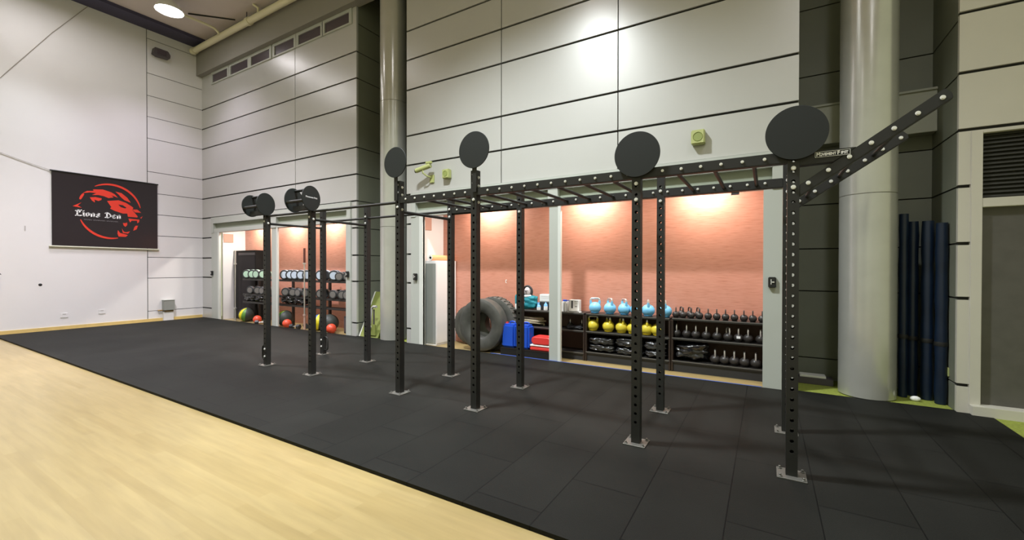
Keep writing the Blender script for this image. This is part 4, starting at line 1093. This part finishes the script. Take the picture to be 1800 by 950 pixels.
for i, x in enumerate(YX):
    lab = 'yellow kettlebell, %s from the left on the middle shelf' % ORD[i]
    rz = (vd(x) - PI / 2 + 0.05) if i == 0 else (vd(x) + (0.35 if i in (1, 2, 3) else 0.02))
    if kb is None: kb = kettlebell(0.103, 0.27, MT['kb_yellow'], MT['chrome'], lab, 'yellow kettlebells on the middle shelf'); kb.location = (x, 0.53, ZM); kb.rotation_euler.z = rz
    else: dup(kb, (x, 0.53, ZM), rz, lab)
TK = [(7.36, .50), (7.415, .66), (7.47, .50), (7.54, .66), (7.59, .50), (7.665, .66), (7.71, .50), (7.83, .5), (7.95, .5), (8.07, .5), (8.19, .5), (8.315, .5), (8.43, .5), (8.55, .5)]
ZT3, ZM3, ZB3 = VZ + 0.845, VZ + 0.535, VZ + 0.175
kb = None
for i, (x, y) in enumerate(TK):
    lab = 'small black kettlebell on the top shelf, %s from the left' % ORD[i]
    if kb is None: kb = kettlebell(0.055, 0.165, MT['kb_black'], MT['kb_black'], lab, 'small black kettlebells on the top shelf', False); kb.location = (x, y, ZT3); kb.rotation_euler.z = vd(x)
    else: dup(kb, (x, y, ZT3), vd(x) + (0.5 if i < 7 and i % 2 else 0.0), lab)
kb = None
for i, x in enumerate([7.37, 7.52, 7.655, 7.805, 7.955, 8.105, 8.245, 8.37, 8.53]):
    lab = 'black kettlebell, %s from the left on the right unit middle shelf' % ORD[i]
    if i == 6: lab = 'black kettlebell with a white sticker on the middle shelf'
    if kb is None: kb = kettlebell(0.066, 0.215, MT['kb_black'], MT['chrome'], lab, 'black kettlebells on the middle shelf', False); kb.location = (x, 0.50, ZM3); kb.rotation_euler.z = vd(x)
    else:
        c = dup(kb, (x, 0.50, ZM3), vd(x) + (0.5 if i == 5 else 0), lab)
        if i == 6:
            s = MB().cbox((0.0, 0, 0), (0.05, 0.004, 0.035)).build('sticker', MT['white'], c); s.location = (-0.066, 0.0, 0.075); s.rotation_euler = (0, 0, PI / 2)
kb = None
for i, x in enumerate([7.93, 8.06, 8.19, 8.325, 8.47]):
    lab = 'black kettlebell, %s from the left on the lowest shelf' % ORD[i]
    if kb is None: kb = kettlebell(0.072, 0.225, MT['kb_black'], MT['chrome'], lab, 'black kettlebells on the lowest shelf', False); kb.location = (x, 0.50, ZB3); kb.rotation_euler.z = vd(x)
    else: dup(kb, (x, 0.50, ZB3), vd(x), lab)

# sand bags
for (x, sx, z, h, seed, lab) in ((6.14, 0.46, ZB, 0.11, 1.0, 'lower black sandbag of the stack under the first yellow kettlebell'), (6.14, 0.46, ZB + .115, 0.13, 2.0, 'upper black sandbag of the stack under the first yellow kettlebell'),
                                 (6.62, 0.46, ZB, 0.11, 3.0, 'lower black sandbag of the stack under the third yellow kettlebell'), (6.62, 0.46, ZB + .115, 0.15, 4.0, 'upper crumpled black sandbag under the third yellow kettlebell'),
                                 (7.06, 0.36, ZB, 0.11, 5.0, 'lower black sandbag at the right end of the middle shelf unit'), (7.06, 0.36, ZB + .115, 0.14, 6.0, 'upper black sandbag at the right end of the middle shelf unit')):
    soft('sandbag', (sx, 0.30, h), seed, MT['bag'], (x, 0.57, z), lab, 'sandbag', 'black sandbags on the bottom shelf', amt=0.014)
soft('sandbag', (0.46, 0.30, 0.24), 8.5, MT['bag'], (7.59, 0.57, ZB3), 'large glossy black sandbag left of the lowest black kettlebells', 'sandbag', 'black sandbags on the bottom shelf', amt=0.03)

# blue jerry cans
def jerry(x, y, lab, rz=0):
    t = thing('jerry_can', lab, 'jerry can', (x, y, VZ + 0.135), rz, 'blue jerry cans')
    MB().box((-0.145, -0.12, 0), (0.145, 0.12, 0.44)).build('body', MT['blue_can'], t, bevel=0.035, smooth=True, segs=4)
    MB().tube([(-0.02, 0, 0.43), (-0.01, 0, 0.475), (0.03, 0, 0.485), (0.09, 0, 0.475), (0.10, 0, 0.43)], 0.014, 10).build('handle', MT['blue_can'], t, smooth=True)
    MB().cyl((-0.09, 0, 0.43), (-0.09, 0, 0.465), 0.035, n=20).build('cap', MT['red_cap'], t, smooth=True)
shelfb = thing('low_platform', 'low black platform under the blue jerry cans and red mats', 'platform', (4.80, 0.25, VZ))
MB().box((-0.52, -0.13, 0.0), (0.56, 0.14, 0.134)).build('deck', MT['locker'], shelfb, bevel=0.004)
MB().box((-0.52, -0.134, 0.12), (0.56, -0.131, 0.13)).build('front_lip', MT['shelf_side'], shelfb)
jerry(4.435, 0.25, 'blue plastic jerry can next to the big tyre')
jerry(4.735, 0.25, 'blue plastic jerry can beside the folded red mats')
# khaki rope lying on the middle shelf
t = thing('battle_rope', 'khaki rope heaped on the middle shelf behind the blue cans', 'rope', (4.72, 0.60, VZ + 0.525 + .022))
pts = []
for k in range(120):
    a = k * 0.21
    pts.append((0.24 * math.cos(a) * (1 - 0.12 * math.sin(a * .37)), 0.11 * math.sin(a), 0.0 + 0.0011 * k + 0.012 * math.sin(a * 1.7)))
pts = [(p[0], p[1], max(p[2], 0.0)) for p in pts]
MB().tube(pts, 0.018, 8).build('coil', MT['rope'], t, smooth=True)
soft('resistance_bands', (0.30, 0.14, 0.045), 12.0, MT['dull_black'], (5.63, 0.52, VZ + .526), 'flat heap of black resistance bands on the middle shelf right of the grey door post', 'resistance bands', amt=0.01)
for x, lab in ((5.47, 'small black kettlebell nearest the grey door post on the middle shelf'), (5.70, 'small black kettlebell standing behind the black bands on the middle shelf')):
    k2 = kettlebell(0.055, 0.165, MT['kb_black'], MT['chrome'], lab, 'kettlebells beside the door post', False); k2.location = (x, 0.67, VZ + .526); k2.rotation_euler.z = vd(x)
# red folded mats
def fold_mat(z, h, m, lab, x=5.12, w=0.44):
    mb = MB(); n = 8
    prof = []
    for k in range(n + 1):
        a = PI / 2 + PI * k / n; prof.append((-w / 2 + h / 2 + h / 2 * math.cos(a), h / 2 + h / 2 * math.sin(a)))
    for k in range(n + 1):
        a = -PI / 2 + PI * k / n; prof.append((w / 2 - h / 2 + h / 2 * math.cos(a), h / 2 + h / 2 * math.sin(a)))
    o = mb.prism(prof, -0.12, 0.12, 'xz').build('folded_mat', m, loc=(x, 0.25, z), bevel=0.02, smooth=True, segs=3)
    tag(o, lab, 'folded mat', 'folded mats beside the blue cans')
fold_mat(VZ + 0.136, 0.07, MT['red_mat'], 'thin red folded mat at the bottom of the stack beside the grey door post')
fold_mat(VZ + 0.208, 0.035, MT['white_card'], 'thin white mat between the two red folded mats')
fold_mat(VZ + 0.245, 0.15, MT['red_mat'], 'thick red folded mat on top of the stack', 5.13, 0.40)
# things on top of the left shelf
ZS = VZ + 0.836
t = thing('training_manikin', 'half body training manikin in teal clothing with black hood on the shelf', 'manikin', (4.635, 0.56, ZS))
me = lumpy(0.36, 0.20, 0.26, 21.0, 0.012); me.materials.append(MT['teal']); q = bpy.data.objects.new('torso', me); COL.objects.link(q); q.parent = t
mb = MB(); icosphere(mb, (0, 0, 0.335), 0.085, 28, 18, sc=(0.86, 0.95, 1.15)); mb.build('head', MT['face'], t, smooth=True)
mb = MB(); mb.prism([(-0.012, 0.33), (0.0, 0.37), (0.012, 0.33)], -0.095, -0.075, 'xz'); mb.box((-0.022, -0.082, 0.295), (0.022, -0.074, 0.303)).box((-0.04, -0.08, 0.355), (-0.018, -0.072, 0.362)).box((0.018, -0.08, 0.355), (0.04, -0.072, 0.362)).build('face_features', MT['grey_dark'], t)
mb = MB(); n = 24
hp = [(0.098 * math.sin(a), 0.335 + 0.108 * math.cos(a)) for a in [R(-125 + 250 * k / 23) for k in range(24)]]
MB().tube([(u_, -0.02, v_) for u_, v_ in hp], 0.020, 10).build('hood', MT['dull_black'], t, smooth=True)
MB().box((-0.07, -0.106, 0.12), (-0.02, -0.099, 0.16)).build('badge', MT['white_card'], t)
MB().tube([(-0.1, -0.06, 0.245), (0.0, -0.09, 0.25), (0.1, -0.06, 0.26)], 0.02, 8).build('collar', MT['white_card'], t, smooth=True)
t = thing('spray_bottle', 'teal and white bottle left of the training manikin', 'bottle', (4.42, 0.50, ZS))
MB().lathe([(0.0005, 0), (0.035, 0), (0.038, 0.01), (0.038, 0.10), (0.0005, 0.10)], 20).build('base', MT['white_card'], t, smooth=True)
MB().lathe([(0.0005, 0.10), (0.038, 0.10), (0.038, 0.24), (0.02, 0.28), (0.0005, 0.28)], 20).build('body', MT['teal'], t, smooth=True)
MB().lathe([(0.0005, 0.28), (0.022, 0.28), (0.022, 0.33), (0.0005, 0.335)], 16).build('cap', MT['orange_roll'], t, smooth=True)
o = soft('blue_cloth', (0.16, 0.10, 0.11), 31, MT['bottle_blue'], (4.825, 0.66, ZS), 'crumpled blue and white cloth right of the training manikin', 'cloth', amt=0.02)
t = thing('first_aid_case', 'black open case behind the small blue topped bottles', 'case', (5.03, 0.66, ZS))
MB().box((-0.155, -0.08, 0), (0.24, 0.08, 0.16)).build('body', MT['dull_black'], t, bevel=0.006)
MB().box((-0.155, -0.084, 0.145), (0.24, -0.0805, 0.16)).build('rim', MT['grey_box'], t)
t = thing('white_carton', 'white carton lying on the black case left of the grey door post', 'box', (5.02, 0.66, ZS + 0.161))
MB().box((-0.15, -0.07, 0), (0.2, 0.07, 0.13)).build('box_body', MT['white_card'], t, bevel=0.003)
MB().box((-0.12, -0.0725, 0.088), (0.12, -0.0705, 0.094)).box((-0.12, -0.0725, 0.06), (0.06, -0.0705, 0.064)).build('print_lines', MT['mark'], t)
for x, y, h, lab in ((4.90, 0.50, 0.115, 'small white bottle with blue cap at the left in front of the black case'), (5.03, 0.53, 0.15, 'tallest small blue and white bottle in front of the black case'), (5.155, 0.50, 0.115, 'small blue capped bottle nearest the grey door post')):
    t = thing('small_bottle', lab, 'bottle', (x, y, ZS), 0, 'small bottles in front of the black case')
    MB().lathe([(0.0005, 0), (0.036, 0), (0.038, 0.01), (0.038, h * .5), (0.0005, h * .5)], 20).build('body', MT['white_card'], t, smooth=True)
    MB().lathe([(0.0005, h * .5), (0.038, h * .5), (0.03, h * .75), (0.012, h * .88), (0.012, h), (0.0005, h)], 20).build('cap', MT['bottle_blue'], t, smooth=True)
t = thing('upright_carton', 'white carton standing right of the grey door post with black marks', 'box', (5.60, 0.58, ZS))
MB().box((-0.10, -0.05, 0), (0.10, 0.05, 0.215)).build('box_body', MT['white_card'], t, bevel=0.003)
MB().box((0.02, -0.0525, 0.09), (0.06, -0.0505, 0.10)).box((0.01, -0.0525, 0.185), (0.08, -0.0505, 0.19)).box((0.02, -0.0525, 0.15), (0.07, -0.0505, 0.153)).build('print_lines', MT['dull_black'], t)
MB().box((-0.05, -0.056, 0.06), (-0.02, -0.0505, 0.2)).build('black_strap', MT['dull_black'], t, bevel=0.002)
for x, lab in ((5.40, 'white folder nearest the grey door post on top of the shelf'), (5.45, 'white folder with dark edge beside the upright carton')):
    t = thing('folder', lab, 'folder', (x, 0.56, ZS), 0, 'white folders right of the grey door post')
    MB().box((-0.02, -0.08, 0), (0.02, 0.08, 0.18)).build('cover', MT['white_card'], t, bevel=0.003)
    MB().box((0.0205, -0.07, 0.0), (0.0225, -0.05, 0.15)).build('dark_edge', MT['dull_black'], t)
t = thing('blue_marker', 'blue capped tube lying on the white folders', 'tube', (5.43, 0.53, ZS + 0.198))
MB().cyl((-0.04, 0, 0), (0.03, 0, 0), 0.017, n=14).build('barrel', MT['blue_can'], t, smooth=True)
MB().cyl((0.03, 0, 0), (0.08, 0, 0), 0.009, n=12).build('tip', MT['blue_can'], t, smooth=True)
t = thing('white_tray', 'flat white tray in front of the upright carton', 'tray', (5.64, 0.46, ZS))
MB().box((-0.12, -0.04, 0), (0.12, 0.05, 0.012)).build('tray_base', MT['white_card'], t, bevel=0.003)
MB().box((-0.10, -0.044, 0.012), (0.10, -0.036, 0.020)).build('dark_rim', MT['dull_black'], t)

o = MB().tube([(0, 0, 0.03), (0, -0.03, 0.03), (0, -0.035, -0.02), (0.02, -0.035, -0.03)], 0.006, 8).build('wall_hook', MT['white_card'], loc=(4.0, 0.8, 1.32)); tag(o, 'tiny white hook on the red wall above the blue jerry cans', 'hook')
o = MB().box((-0.05, -0.02, -0.045), (0.05, 0.0, 0.0)).build('door_stop', MT['grey_dark'], loc=(8.22, 0.02, 2.674)); tag(o, 'small dark door stop under the header at the right end of the right store', 'door stop')
